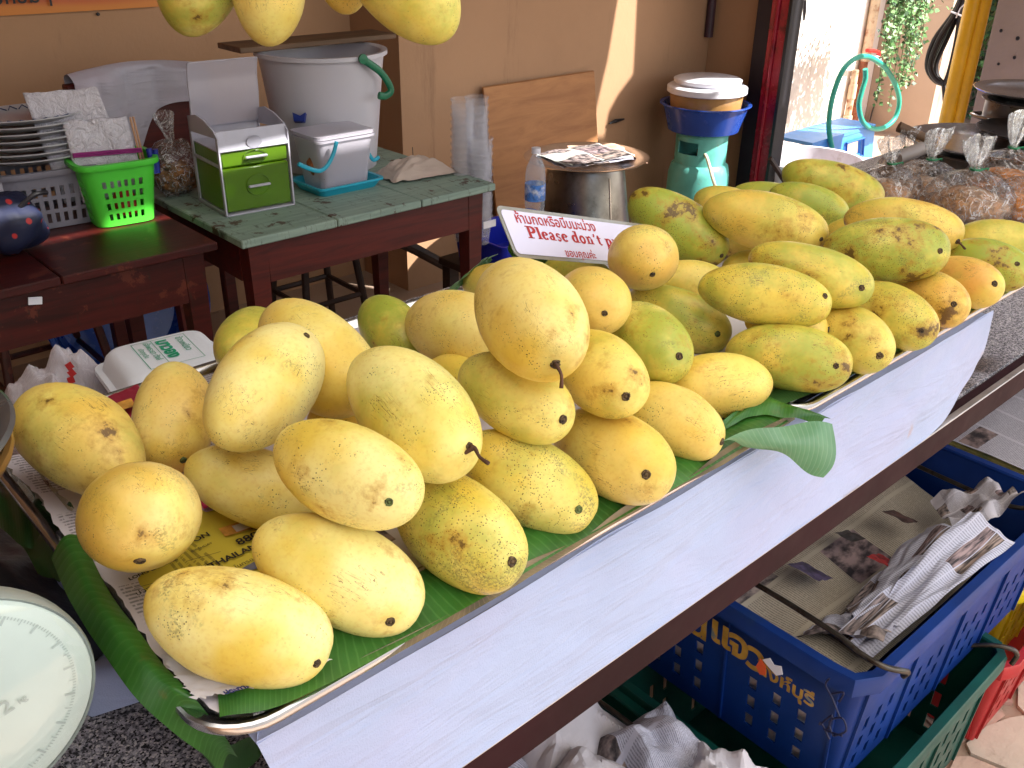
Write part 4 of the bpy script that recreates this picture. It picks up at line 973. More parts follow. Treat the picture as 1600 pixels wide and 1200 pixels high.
def crumple(cx, cy, cz, sx, sy, h, seed, mat, name, label, cat, yaw=0., n=46, us=2, vs=2, group=None, dome=1., parent=None, kind=None):
    """crumpled sheet or bag: random sharp folds over a low heap"""
    rg = random.Random(seed); fs = [(Vector((math.cos(a), math.sin(a))), rg.uniform(1.5, 6), rg.uniform(0, 9), rg.uniform(.3, 1)) for a in [rg.uniform(0, 6.28) for _ in range(9)]]
    Rz = Matrix.Rotation(yaw, 3, 'Z')
    def fn(u, v):
        x, y = u*2-1, v*2-1; p = Vector((x, y)); f = sum(a*abs(((p.dot(d)*k+ph) % 2)-1)/k for d, k, ph, a in fs)/1.6
        e = max(0, 1-max(abs(x), abs(y))**2.2)
        wx, wy = .10*nz((x*2, y*2, 1), 1, seed), .10*nz((x*2, y*2, 5), 1, seed+2)
        return Vector((cx, cy, cz))+Rz @ Vector(((x*(1-.12*f)+wx)*sx/2, (y*(1-.12*f)+wy)*sy/2, h*(e*dome*.6+f*.55*(.35+e))))
    b = B(); b.sheet(fn, n, n, us, vs); return b.build(name, mat, parent, label=label, cat=cat, group=group, normals=False, smooth=False if 'news' in name or 'paper' in name else 'all', kind=kind)
BAGD = M('dark_plastic_bag', '2A2830', .35, 0, .2, 12, bump=.5, bs=25, bd=.006)
crumple(.075, .93, CZ_+.002, .26, .34, .07, 4, BAGD, 'plastic_bag', 'crumpled dark plastic bag lying on the counter behind the scale', 'bag')
bq = at(100, 610, 'z', .93); crumple(bq.x, bq.y, CZ_+.001, .17, .14, .12, 9, HAZEF, 'plastic_bag', 'thin purplish plastic bag with red print behind the bruised mango', 'bag', .3)
pb = bpy.context.scene.objects.get('plastic_bag.001')
b = B()
for k in range(5): q = at(108+rnd.uniform(-3, 8), 572+k*11, 'y', bq.y-.085); b.box(q, (.008, .001, .009), Matrix.Rotation(rnd.uniform(-.5, .5), 4, 'Y'))
b.build('red_print', M('red_print', 'B02828', .5), pb)

# ================================================================ crates under the counter
def crate(name, x0, x1, y0, y1, z0, h, mat, label, yaw=0, group='plastic fruit crates', slots=True, taper=.02, rimh=.035, th=.0035, segs=None, bandf=.30):
    cx, cy = (x0+x1)/2, (y0+y1)/2; t = T(name, label, 'crate', (cx, cy, z0), group); Rz = Matrix.Rotation(yaw, 3, 'Z')
    W, D, r = (x1-x0)/2, (y1-y0)/2, .03
    # perimeter as list of (pos, normal)
    def peri(s, off):
        L = [(-W+r, -D, 0, -1, 2*(W-r)), (W, -D+r, 1, 0, 2*(D-r)), (W-r, D, 0, 1, 2*(W-r)), (-W, D-r, -1, 0, 2*(D-r))]; arc_ = math.pi*r/2
        s = s % (4*(W-r)+4*(D-r)+4*arc_)
        cc = [(W-r, -D+r, -90), (W-r, D-r, 0), (-W+r, D-r, 90), (-W+r, -D+r, 180)]; dirs = [(1, 0), (0, 1), (-1, 0), (0, -1)]
        for i in range(4):
            px, py, nx, ny, ln_ = L[i]
            if s <= ln_+1e-9: return px+dirs[i][0]*s+nx*off, py+dirs[i][1]*s+ny*off
            s -= ln_
            if s <= arc_+1e-9:
                a = R_(cc[i][2]+s/arc_*90); return cc[i][0]+(r+off)*math.cos(a), cc[i][1]+(r+off)*math.sin(a)
            s -= arc_
    arc_ = math.pi*r/2; us = []; hole = []
    pos = 0
    for side, ln_ in enumerate((2*(W-r), 2*(D-r), 2*(W-r), 2*(D-r))):
        ng = max(2, int(ln_/.135)); gw = ln_/ng; 
        for g in range(ng):
            m_ = gw*.10; cell = (gw-2*m_)/7
            us.append(pos+g*gw); hole.append(False)
            for k in range(7): us.append(pos+g*gw+m_+(k+(.16 if k % 2 else -.16)*(k > 0))*cell); hole.append(k % 2 == 1)
            us.append(pos+g*gw+gw-m_); hole.append(False)
        pos += ln_
        for k in range(3): us.append(pos+arc_*k/3); hole.append(False)
        pos += arc_
    us.append(pos)
    hb = h*bandf; body = h-hb-.03; rows = 3
    vs = [0, .03]; vh = [False]
    rh = body/rows
    for k in range(rows): vs += [.03+rh*k+rh*.62, .03+rh*(k+1)]; vh += [True, False]
    vs += [h-rimh, h]; vh += [False, False]
    vs = sorted(set(round(v, 5) for v in vs)); vh = (vh+[False]*9)[:len(vs)-1]
    def fm(u, v, d):
        off = -taper*(1-v/h)-th*(1-d); x, y = peri(u, off); return Vector((cx, cy, z0+v))+Rz @ Vector((x, y, 0))
    b = B(); b.grid(us, vs, (lambda i, j: not (hole[i] and vh[j])) if slots else (lambda i, j: True), fm, closed=True)
    b.build('wall', mat, t, smooth=True)
    # bottom, rim flange, ribs
    b = B(); b.prism([Vector((cx, cy, z0))+Rz @ Vector((p[0], p[1], 0)) for p in rrect(-W+taper+.004, W-taper-.004, -D+taper+.004, D-taper-.004, .026, 4)], (0, 0, .002), (0, 0, .006)); b.build('bottom', mat, t)
    P_ = us[-1]; b = B(); k_ = 72; prof = [(.0005, -.030), (.012, -.031), (.0145, -.029), (.0145, -.002), (.012, .002), (-.003, .002), (-.005, -.002), (-.004, -.006)]
    uu = sorted([P_*i/k_ for i in range(k_)]); rings = []
    for off, dz in prof: rings.append([b.bm.verts.new(Vector((cx, cy, z0+h+dz))+Rz @ Vector((*peri(u, off), 0))) for u in uu])
    for A, C in zip(rings, rings[1:]):
        for q in range(k_): b.face([A[q], A[(q+1) % k_], C[(q+1) % k_], C[q]])
    b.build('rim', mat, t, smooth=True)
    pos = 0
    for side, ln_ in enumerate((2*(W-r), 2*(D-r), 2*(W-r), 2*(D-r))):
        ng = max(2, int(ln_/.135)); gw = ln_/ng
        for g in range(ng+1):
            u = min(max(pos+g*gw, pos+.002), pos+ln_-.002)
            q = [fm(u-.002, .004, 1), fm(u+.002, .004, 1), fm(u+.002, h-.034, 1), fm(u-.002, h-.034, 1)]
            nn = (fm(u, .1, 1)-fm(u, .1, 0)).normalized()*.005
            b = B(); b.prism([p-nn*.1 for p in q], (0, 0, 0), nn); b.build('rib', mat, t)
        pos += ln_+arc_
    return t, fm, (cx, cy, W, D, Rz)
bl, bfm, _ = crate('crate', 1.035, 1.745, .378, .83, .285, .265, BLUE_C, 'blue plastic crate with gold Thai lettering, holding loose newspaper under the counter', R_(-.8), bandf=.42)
crate('crate', .985, 1.575, .352, .80, .0125, .289, GREEN_C, 'dark green crate standing under the blue lettered crate')
crate('crate', .33, .955, .368, .82, .0125, .279, GREEN_C, 'dark green crate full of crumpled newspaper at the bottom of the photo')
crate('crate', 1.60, 2.15, .345, .77, .0125, .224, RED_C, 'red plastic crate on the paving beyond the green one')
crate('crate', 1.83, 2.45, .40, .86, .27, .26, NAVY_P, 'dark blue crate with a dirty yellow rim holding flat newspapers', rimh=.03)
crate('crate', 1.80, 2.36, .415, .80, .0125, .250, YEL_C, 'yellow plastic crate standing under the far dark blue one')
ycr = [o for o in sc.objects if o.get('label', '').startswith('dark blue crate')][0]
b = B()
for (a_, c_) in (((1.826, .405), (1.826, .86)), ((1.83, .386), (2.45, .386))):
    d = Vector((c_[0]-a_[0], c_[1]-a_[1], 0)); L_ = d.length; d.normalize(); n_ = Vector((d.y, -d.x, 0))
    ctr = Vector(((a_[0]+c_[0])/2, (a_[1]+c_[1])/2, .517)); b.box(ctr, (L_ if d.x > .5 else .044, .044 if d.x > .5 else L_, .036), None, .004)
b.build('taped_rim', M('dirty_yellow_tape', 'A89A52', .55, 0, .25, 30, dirt='6E7A44', ds=25), ycr)
# lettering on the near short end of the blue crate (facing -x)
def bp(u, v, lift=0.): return at(u, v, 'x', 1.022-.006-lift)
ex, ez = (bp(1265, 1105)-bp(1135, 985)).normalized(), None
ex = Vector((0, -1, 0)); ez = Vector((-.08, 0, 1)).normalized()
def ctext(s, u, v, sz, m, bold=0., sh=0.): return text_mesh(s, sz, m, bp(u, v), ex, ez, bl, 'lettering', bold, shear=sh, lift=.0015)
ctext('แ', 1108, 994, .074, GOLD, .0022); ctext('จ', 1137, 1015, .074, GOLD, .0022); ctext('ว', 1165, 1036, .074, GOLD, .0022); ctext('น', 1072, 980, .074, GOLD, .002)
ctext('สิงห์บุรี', 1182, 1047, .036, GOLD, .0011)
p0 = bp(1192, 1030, .004); b = B(); b.prism([p0+ex*a_+ez*c_ for a_, c_ in ((0, 0), (.012, .012), (.02, .004), (.032, .010), (.036, -.004), (.026, -.014), (.014, -.008))], (-.0005, 0, 0), (-.0015, 0, 0)); b.build('peeling_label', FOAM, bl)
p0 = bp(1182, 1040, .004); b = B(); b.prism([p0+ex*a_+ez*c_ for a_, c_ in ((0, 0), (.006, .02), (.016, .012), (.018, -.006), (.008, -.012))], (-.0005, 0, 0), (-.0016, 0, 0)); b.build('orange_sticker', ORG_INK, bl)
def scrib(path, r=.0016): 
    b = B(); pts = [bp(u, v, .004) for u, v in path]; b.tube(pts, r, 5, smooth=4, flat=1); b.build('marker_scribble', MARKER, bl)
scrib([(1296, 1155), (1284, 1130), (1280, 1132)]); scrib([(1282, 1132), (1300, 1118), (1294, 1138), (1288, 1140), (1316, 1150)]); scrib([(1302, 1150), (1296, 1128), (1316, 1122), (1322, 1142), (1304, 1150)]); scrib([(1312, 1120), (1300, 1090), (1290, 1070), (1296, 1060)]); scrib([(1300, 1084), (1318, 1082), (1312, 1096), (1310, 1094)])
# paper that shows white behind the slots, and the wire handles
def wire(par, pts, r=.0045, label='wire_handle'): b = B(); b.tube([Vector(p) for p in pts], r, 10, smooth=5); b.build(label, M('dull_wire', '55504A', .35, .85, .2, 30, dirt='3A2E26', ds=40), par, smooth=True)
zr = .552
wire(bl, [(1.075, .80, zr+.002), (1.07, .70, zr+.022), (1.062, .55, zr+.030), (1.060, .45, zr+.026), (1.055, .405, zr+.022), (1.058, .372, zr+.020), (1.078, .354, zr+.012), (1.098, .352, zr-.002), (1.104, .358, zr-.018)])
wire(bl, [(1.70, .80, zr-.02), (1.69, .70, zr-.03), (1.685, .55, zr-.034), (1.68, .44, zr-.03), (1.69, .385, zr-.005)])
g1 = [o for o in sc.objects if o.get('label', '').startswith('dark green crate standing')][0]; g2 = [o for o in sc.objects if o.get('label', '').startswith('dark green crate full')][0]
wire(g1, [(1.53, .40, .300), (1.545, .365, .316), (1.558, .338, .318), (1.566, .328, .305), (1.560, .331, .285)])
wire(g2, [(.90, .78, .32), (.885, .66, .345), (.87, .5, .35), (.86, .37, .33), (.862, .35, .30)])
# newspapers lying in the crates
def slope_paper(name, pts4, mat, label, seed, amp=.012, us=1, vs=1, n=34, group=None, par=None):
    a, c, d, e = [Vector(p) for p in pts4]; rg = random.Random(seed); fs = [(rg.uniform(0, 6.28), rg.uniform(2, 7), rg.uniform(0, 6)) for _ in range(7)]
    nn = (c-a).cross(e-a).normalized()
    if nn.z < 0: nn = -nn
    def fn(u, v):
        f = sum(abs(((u*math.cos(g)+v*math.sin(g))*k+ph) % 2-1)/k for g, k, ph in fs)
        return a.lerp(c, u).lerp(e.lerp(d, u), v)+nn*(amp*f*1.4+amp*.5*nz((u*5, v*5, 0), 1, seed))
    b = B(); b.sheet(fn, n, n, us, vs); return b.build(name, mat, par, label=label, cat='newspaper', group=group, normals=False)
slope_paper('newspaper_sheet', [(1.075, .81, .50), (1.10, .42, .47), (1.70, .44, .40), (1.70, .81, .52)], NEWS2, 'old newspaper sheet covering the inside of the blue crate, pictures showing', 11, .012, 1.4, 1)
slope_paper('newspaper_sheet', [at(1306, 1004, 'z', .50), at(1362, 1040, 'z', .505), at(1586, 858, 'z', .545), at(1516, 812, 'z', .585)], NEWS_B, 'folded white newspaper propped along the near long side of the blue crate', 12, .014, 1.6, .6)
slope_paper('newspaper_sheet', [at(1326, 958, 'z', .49), at(1345, 985, 'z', .51), at(1512, 830, 'z', .585), at(1440, 842, 'z', .53)], NEWS_B, 'crumpled newspaper with a sharp raised fold at the far end of the blue crate', 13, .012, 1.4, .6)
slope_paper('newspaper_sheet', [(1.10, .52, .47), (1.13, .40, .53), (1.22, .395, .50), (1.22, .50, .47)], NEWS_B, 'torn scrap of newspaper under the wire handle of the blue crate', 14, .02, .5, .5)
blp = [o for o in sc.objects if o.get('label', '').startswith('old newspaper sheet covering')][0]
for i, (u, v, ww, hh, cc) in enumerate(((1268, 885, .05, .06, '4A3E5A'), (1330, 830, .055, .035, '3A302C'), (1408, 800, .05, .05, '4A3028'), (1382, 868, .05, .04, 'A82A2A'))):
    p = at(u, v, 'z', .53); b = B(); b.sheet(lambda s_, t_: Vector((p.x+(s_-.5)*ww, p.y+(t_-.5)*hh, .53-.02*(s_)+.004*nz((s_*3, t_*3, i)))), 5, 5); b.build('printed_picture', M('picture_'+cc, cc, .8, 0, .5, 45), blp)
rr_ = [(.45, .45, .25), (.62, .47, .25), (.80, .46, .26), (.53, .60, .27), (.72, .62, .27), (.86, .60, .26), (.60, .74, .26), (.78, .75, .27), (.42, .70, .26)]
lb = ['crumpled newspaper ball at the near left corner of the lower green crate', 'pale paper bundle with a violet print in the lower green crate', 'pink edged crumpled paper against the right wall of the lower green crate', 'crumpled newspaper in the middle left of the lower green crate', 'greyish crumpled newspaper in the middle of the lower green crate', 'loose newspaper wad under the wire handle in the lower green crate', 'dark shadowed newspaper at the back of the lower green crate', 'torn newspaper at the back right of the lower green crate', 'newspaper wad at the back left of the lower green crate']
for i, (x, y, z_) in enumerate(rr_):
    crumple(x+.015, y, z_-.005, .25, .23, .12, 20+i, (NEWS_B, NEWS_W, NEWS_B)[i % 3 if i != 2 else 0], 'crumpled_newspaper', lb[i], 'newspaper', i*.9, 34, .8, .8, 'crumpled newspapers in the lower green crate')
for i, (x, y, z_, yw) in enumerate(((2.12, .60, .505, 0), (2.20, .66, .52, .12), (2.04, .56, .53, -.06))):
    c_, s_ = math.cos(yw), math.sin(yw); q = [(x+c_*a-s_*d, y+s_*a+c_*d, z_) for a, d in ((-.24, -.17), (.24, -.17), (.24, .17), (-.24, .17))]
    slope_paper('newspaper_sheet', q, NEWS, ('flat newspaper at the bottom of the far dark blue crate', 'flat newspaper lying askew in the far dark blue crate', 'topmost flat newspaper in the far dark blue crate, mostly text')[i], 40+i, .006, 1, 1, 16)

slope_paper('newspaper_sheet', [(1.066, .80, .30), (1.066, .41, .30), (1.050, .41, .47), (1.050, .80, .49)], FOAM, 'pale newspaper lining seen white through the slots of the blue crate', 77, .0012, .5, .3, 14)
slope_paper('newspaper_sheet', [(1.08, .416, .30), (1.70, .416, .30), (1.70, .400, .42), (1.08, .400, .42)], NEWS_B, 'bluish newspaper lining along the long side inside the blue crate', 78, .001, 1, .3, 14)

slope_paper('newspaper_sheet', [at(1452, 800, 'z', .50), at(1500, 860, 'z', .50), at(1600, 790, 'z', .565), at(1540, 770, 'z', .52)], NEWS, 'crumpled greyish newspaper heaped against the far end of the blue crate', 79, .022, 1., .8)

slope_paper('newspaper_sheet', [(.355, .395, .235), (.93, .395, .235), (.93, .80, .245), (.355, .80, .245)], NEWS_B, 'wrinkled newspaper underlay spread below the balls in the lower green crate', 90, .02, 2, 1.4, 30)
crumple(.90, .50, .285, .17, .17, .11, 91, NEWS_W, 'crumpled_newspaper', 'small pale crumpled paper by the near right wall of the lower green crate', 'newspaper', .5, 30, .6, .6, 'crumpled newspapers in the lower green crate')
crumple(.74, .54, .315, .17, .15, .10, 92, NEWS_B, 'crumpled_newspaper', 'small crumpled newspaper on top in the middle of the lower green crate', 'newspaper', 1.7, 30, .6, .6, 'crumpled newspapers in the lower green crate')
# ================================================================ tables, left and centre
def table(x0, x1, y0, y1, z, top_mat, frame_mat, nplanks, label, apron=.115, lw=.055):
    t = T('table', label, 'table', ((x0+x1)/2, (y0+y1)/2, 0)); w_ = (x1-x0)/nplanks
    for k in range(nplanks):
        b = B(); b.box2((x0+k*w_+.0015, y0, z-.022), (x0+(k+1)*w_-.0015, y1, z-rnd.uniform(0, .0015)), .003); b.build('plank', top_mat, t)
    i_ = .03
    b = B(); b.box2((x0+i_+lw, y0+i_, z-.0225-apron), (x1-i_-lw, y0+i_+.022, z-.0225)); b.box2((x0+i_+lw, y1-i_-.022, z-.0225-apron), (x1-i_-lw, y1-i_, z-.0225))
    b.box2((x0+i_, y0+i_+lw, z-.0225-apron), (x0+i_+.022, y1-i_-lw, z-.0225)); b.box2((x1-i_-.022, y0+i_+lw, z-.0225-apron), (x1-i_, y1-i_-lw, z-.0225)); b.build('apron', frame_mat, t)
    for x in (x0+i_, x1-i_-lw):
        for y in (y0+i_-.002, y1-i_-lw+.002):
            b = B(); tp = .012
            lo = [b.bm.verts.new((x+a, y+c, 0)) for a, c in ((tp, tp), (lw-tp, tp), (lw-tp, lw-tp), (tp, lw-tp))]; hi = [b.bm.verts.new((x+a, y+c, z-.023)) for a, c in ((0, 0), (lw, 0), (lw, lw), (0, lw))]
            b.face(lo[::-1]); b.face(hi)
            for q in range(4): b.face([lo[q], lo[(q+1) % 4], hi[(q+1) % 4], hi[q]])
            b.build('leg', frame_mat, t)
    return t
gt = table(1.018, 1.865, 2.105, 2.72, .75, WD_GREEN, WD_RED2, 3, 'wooden table with flaking pale green top and red frame')
rt_ = table(-.55, .985, 2.165, 2.75, .742, WD_RED, WD_RED, 4, 'dark red painted wooden table at the left edge', apron=.13)
p = at(55, 470, 'y', 2.19); b = B(); b.box(p, (.030, .003, .018), Matrix.Rotation(.2, 4, 'Y'), .0008); b.build('tape_scrap', FOAM, rt_)
# round blue tub and stool below
c_ = at(262, 470, 'y', 2.98); b = B(); F_ = frame((1, 0, 0), (-.1, -1, .35))
b.lathe([(.001, -.12), (.20, -.12), (.235, -.06), (.262, .02), (.275, .024), (.278, .018), (.268, .012)], (1.02, 3.0, .30), 48, axis=F_); b.build('blue_basin', BLUE_P, smooth=True, label='large round blue basin leaning in the shade under the tables', cat='basin')
def stool(cx, cy, z, s, mat, label):
    t = T('stool', label, 'stool', (cx, cy, 0)); b = B(); b.box((cx, cy, z-.012), (s, s, .024), None, .004); b.build('seat', mat, t)
    for sx in (-1, 1):
        for sy in (-1, 1):
            b = B(); b.tube([(cx+sx*(s/2-.03), cy+sy*(s/2-.03), z-.024), (cx+sx*(s/2+.01), cy+sy*(s/2+.01), 0)], .014, 8); b.build('leg', mat, t, smooth=True)
    b = B()
    for a, c in (((-1, -1), (1, -1)), ((1, -1), (1, 1)), ((1, 1), (-1, 1)), ((-1, 1), (-1, -1))): b.tube([(cx+a[0]*(s/2-.01), cy+a[1]*(s/2-.01), z*.45), (cx+c[0]*(s/2-.01), cy+c[1]*(s/2-.01), z*.45)], .010, 6)
    b.build('stretcher', mat, t); return t
stool(.72, 2.95, .40, .32, WD_RED, 'dark wooden stool in the shade under the red table')
stool(1.70, 2.93, .42, .26, WD_DARK, 'small dark wooden stool behind the green table legs')
# low bench with the blue crate, cups and bottle
bn = T('bench', 'low dark wooden bench carrying the cups beside the green table', 'bench', (2.1, 2.5, 0))
b = B(); b.box2((1.88, 2.12, .40), (2.45, 2.26, .425), .003); b.box2((1.88, 2.275, .40), (2.45, 2.42, .425), .003); b.build('seat', WD_DARK, bn)
for x in (1.91, 2.42):
    for y in (2.15, 2.39): b = B(); b.box2((x-.02, y-.02, 0), (x+.02, y+.02, .3995)); b.build('leg', WD_DARK, bn)
b = B(); b.tube([(1.90, 2.16, .35), (2.40, 2.40, .12)], .016, 8); b.build('brace', WD_DARK, bn)
p = at(640, 388, 'y', 2.75); b = B(); b.tube([at(612, 372, 'y', 2.6), at(650, 390, 'y', 2.62), at(702, 418, 'y', 2.62)], .02, 8); b.tube([at(640, 372, 'y', 2.7), at(640, 392, 'y', 2.7)], .01, 6)
b.build('wood_offcut', WD_DARK, label='dark wooden offcut leaning under the green table in front of the sunlit floor', cat='wood')

def obox(par_or_none, name, cx, cy, z0, sx, sy, h, mat, th=.003, taper=.01, r=.02, label=None, cat=None, group=None, rim=.006, smooth=True):
    prof = [(taper, 0), (0, h), (-rim, h), (-rim, h-.006), (0, h-.0065)]
    b = B(); rings = []
    def ring(off, z): return [b.bm.verts.new((p[0], p[1], z0+z)) for p in rrect(cx-sx/2+off, cx+sx/2-off, cy-sy/2+off, cy+sy/2-off, max(.003, r), 4)]
    seq = [(taper+th, .004), (th, h-.001), (-rim, h), (-rim, h-.006), (0, h-.007), (taper, 0)]
    for off, z in seq: rings.append(ring(off, z))
    for A, C in zip(rings, rings[1:]):
        for q in range(len(A)): b.face([A[q], A[(q+1) % len(A)], C[(q+1) % len(A)], C[q]])
    b.face(rings[0]); b.face(rings[-1][::-1])
    return b.build(name, mat, par_or_none, smooth=smooth, label=label, cat=cat, group=group)
obox(None, 'storage_bin', 2.10, 2.26, .4265, .36, .26, .10, NAVY_P, label='royal blue plastic bin on the bench under the stacked cups', cat='bin')
bb_ = sc.objects['storage_bin']
b = B(); q = at(765, 350, 'y', 2.128); b.box(q, (.05, .002, .022)); b.build('label_holder', WHITE_P, bb_)
# cups
def cup_stack(cx, cy, z0, n_, label, r=.036, dz=.022, lean=(0, 0)):
    t = T('cup_stack', label, 'cups', (cx, cy, z0), 'stacks of clear plastic cups')
    for k in range(n_):
        b = B(); x, y, z = cx+lean[0]*k*dz, cy+lean[1]*k*dz, z0+k*dz
        b.lathe([(r*.66, 0), (r*.97, .085), (r*1.03, .087), (r*1.05, .092), (r*1.0, .094)], (x, y, z), 20, cap0=(k == 0)); b.build('cup', CUPM, t, smooth=True)
for (u, v, n_, l_, le) in ((722, 330, 17, 'leftmost tall stack of clear cups wrapped in film, behind the table corner', (.02, 0)), (748, 335, 17, 'tall stack of clear plastic cups in the middle of the three', (-.02, 0)), (752, 352, 12, 'shorter stack of clear cups in front of the other two', (0, 0))):
    p = at(u, v, 'y', 2.26 if n_ > 12 else 2.2); cup_stack(p.x, p.y, .528+.004, n_, l_, lean=le)
bt = T('water_bottle', 'clear water bottle with blue label beside the cup stacks', 'bottle', (2.21, 2.25, .53)); p = Vector((2.135, 2.215, .535))
b = B(); b.lathe([(.03, 0), (.034, .006), (.034, .05), (.031, .06), (.034, .07), (.034, .17), (.03, .20), (.014, .235), (.0135, .25)], p, 28, cap0=True); b.build('bottle_body', mat_clear('bottle_plastic', alpha=.2, rough=.08, bumpst=.1, body='CFE0EE'), bt, smooth=True)
b = B(); b.lathe([(.0347, .09), (.0347, .145)], p, 28); b.build('label_wrap', M('blue_label', '4F86D8', .4, 0, .3, 50, dirt='E8EEF8', ds=20), bt, smooth=True)
b = B(); b.lathe([(.015, .245), (.015, .262), (.001, .263)], p, 20); b.build('cap', WHITE_P, bt, smooth=True)
# plywood sheet leaning on the wall
a_, c_ = at(753, 136, 'y', 3.075), at(926, 110, 'y', 3.075); b = B(); bot = Vector((0, -.12, -a_.z+.002)); 
b.prism([a_, c_, c_+Vector((0, -.12, -c_.z+.002)), a_+bot+Vector((.02, 0, 0))], (0, 0, 0), (0, -.010, -.003)); b.build('plywood_sheet', WD_PLY, label='bare plywood sheet leaning against the tan wall', cat='board')
# steel pot (tall tapering) with a tray and newspaper on top
pt = Vector((2.83, 2.52, 0)); pot = T('tall_steel_pot', 'tall tapering steel pot standing behind the sign', 'pot', (pt.x, pt.y, 0)); zt = at(920, 252, 'y', 2.52).z; pt = at(916, 252, 'y', 2.52); 
b = B(); b.lathe([(.235, 0), (.232, .03), (.152, zt-.02), (.147, zt-.006), (.14, zt-.004), (.10, zt-.004), (.001, zt-.004)], (pt.x, pt.y, 0), 48, cap0=True); b.build('body', STEEL_D, pot, smooth=True); pot.location = (pt.x, pt.y, 0)
for ch in pot.children:
    for v in ch.data.vertices: v.co -= Vector((pt.x-2.83, 0, 0))
b = B()
for a in (-1.75,): b.tube([Vector((pt.x+r_*math.cos(a), pt.y+r_*math.sin(a), z_)) for r_, z_ in ((.2345, .02), (.153, zt-.03))], .004, 6)
b.build('seam', ALU, pot)
b = B(); b.lathe([(.001, 0), (.15, .001), (.195, .012), (.232, .022), (.240, .021), (.236, .017), (.195, .007), (.15, -.003), (.001, -.003)], (pt.x, pt.y, zt+.002), 56, sx=1.05); b.build('round_tray', STEEL, smooth=True, label='shallow round steel tray lying on top of the tall pot', cat='tray')
k0 = Vector((pt.x, pt.y, zt+.018))
def np_(dx, dy, dz, ww, dd, yaw, label, mat, seed, droop=0):
    c_, s_ = math.cos(yaw), math.sin(yaw)
    def fn(u, v):
        x, y = (u-.5)*ww, (v-.5)*dd; f = .010*nz((u*5, v*5, 0), 1, seed)-droop*max(0, u-.7)**1.2*.6
        return k0+Vector((dx+c_*x-s_*y, dy+s_*x+c_*y, dz+f))
    b = B(); b.sheet(fn, 18, 14, 1, .7, ); b.build('folded_newspaper', mat, label=label, cat='newspaper', normals=False, smooth=False)
for k in range(3): np_(-.02, -.01, .004+k*.007, .32, .21, -.25+k*.09, ('folded newspaper at the bottom of the pile on the steel tray', 'folded newspaper in the middle of the pile on the steel tray', 'folded newspaper with red print on top of the pile on the steel tray')[k], (NEWS_B, NEWS, mat_print('newsprint_red', 'BFC6C0', '5A3A3A', 20, 2, .6, .5))[k], 50+k)
np_(.12, .0, .012, .28, .18, -.5, 'pinkish sheet of newspaper hanging over the tray edge to the right', M('pink_newsprint', 'D8A890', .8, 0, .15), 56, .25)

# gas cylinder
gc = at(1092, 262, 'y', 2.80); gx, gy = gc.x, gc.y; gz = at(1092, 290, 'y', 2.8).z
cyl = T('gas_cylinder', 'turquoise gas cylinder with a cut away collar under the blue basin', 'gas cylinder', (gx, gy, 0)); CYLM = M('turquoise_enamel', '62B4AA', .32, .05, .14, 8, dirt='7E8468', ds=24, dlo=.6, dhi=.72, bump=.06)
Rg = .150; zs = at(1092, 245, 'y', 2.8).z
b = B(); b.lathe([(.10, .0), (.13, .02), (Rg, .06), (Rg+.002, zs*.5), (Rg, zs-.075), (Rg*.93, zs-.035), (Rg*.72, zs-.008), (.06, zs+.004), (.001, zs+.006)], (gx, gy, 0), 48, cap0=True); b.build('tank', CYLM, cyl, smooth=True)
ztop = at(1095, 207, 'y', 2.8).z; rc = Rg*.84; us = [2*math.pi*k/48 for k in range(49)]; vs = [zs-.03, zs+.03, zs+.05, ztop-.03, ztop]
def cm(i, j):
    a = (us[i]+us[i+1])/2; face = math.degrees((a-math.atan2(-gy, -gx)+math.pi) % (2*math.pi)-math.pi)
    if 1 <= j <= 2 and (-8 > face > -62 if False else (8 < -face < 60)): return False
    if 1 <= j <= 2 and (120 < face < 175): return False
    return True
b = B(); b.grid(us[:-1]+[us[-1]], vs, cm, lambda u, v, d: Vector((gx+(rc-.006*(1-d))*math.cos(u), gy+(rc-.006*(1-d))*math.sin(u), v)), closed=True); b.build('collar', CYLM, cyl, smooth=True)
b = B(); b.tube([(gx+rc*math.cos(u), gy+rc*math.sin(u), ztop) for u in us[:-1]], .008, 8, closed=True); b.build('collar_ring', CYLM, cyl, smooth=True)
b = B(); b.lathe([(.02, 0), (.02, .03), (.012, .035), (.012, .06), (.022, .062), (.022, .075), (.001, .076)], (gx, gy, zs+.004), 16); b.tube([(gx, gy, zs+.03), (gx-.05, gy-.03, zs+.032)], .012, 8); b.build('valve', M('brass', '8A7440', .35, .8), cyl, smooth=True)
b = B(); b.tube([Vector((gx-.05, gy-.03, zs+.03)), Vector((gx-.09, gy-.10, zs+.035)), Vector((gx-.10, gy-.155, zs-.05)), Vector((gx-.06, gy-.175, zs-.16)), Vector((gx-.02, gy-.18, zs-.30)), Vector((gx+.02, gy-.2, .02))], .008, 8, smooth=6); b.build('gas_hose', M('cream_hose', 'D6CFB0', .5), cyl, smooth=True)
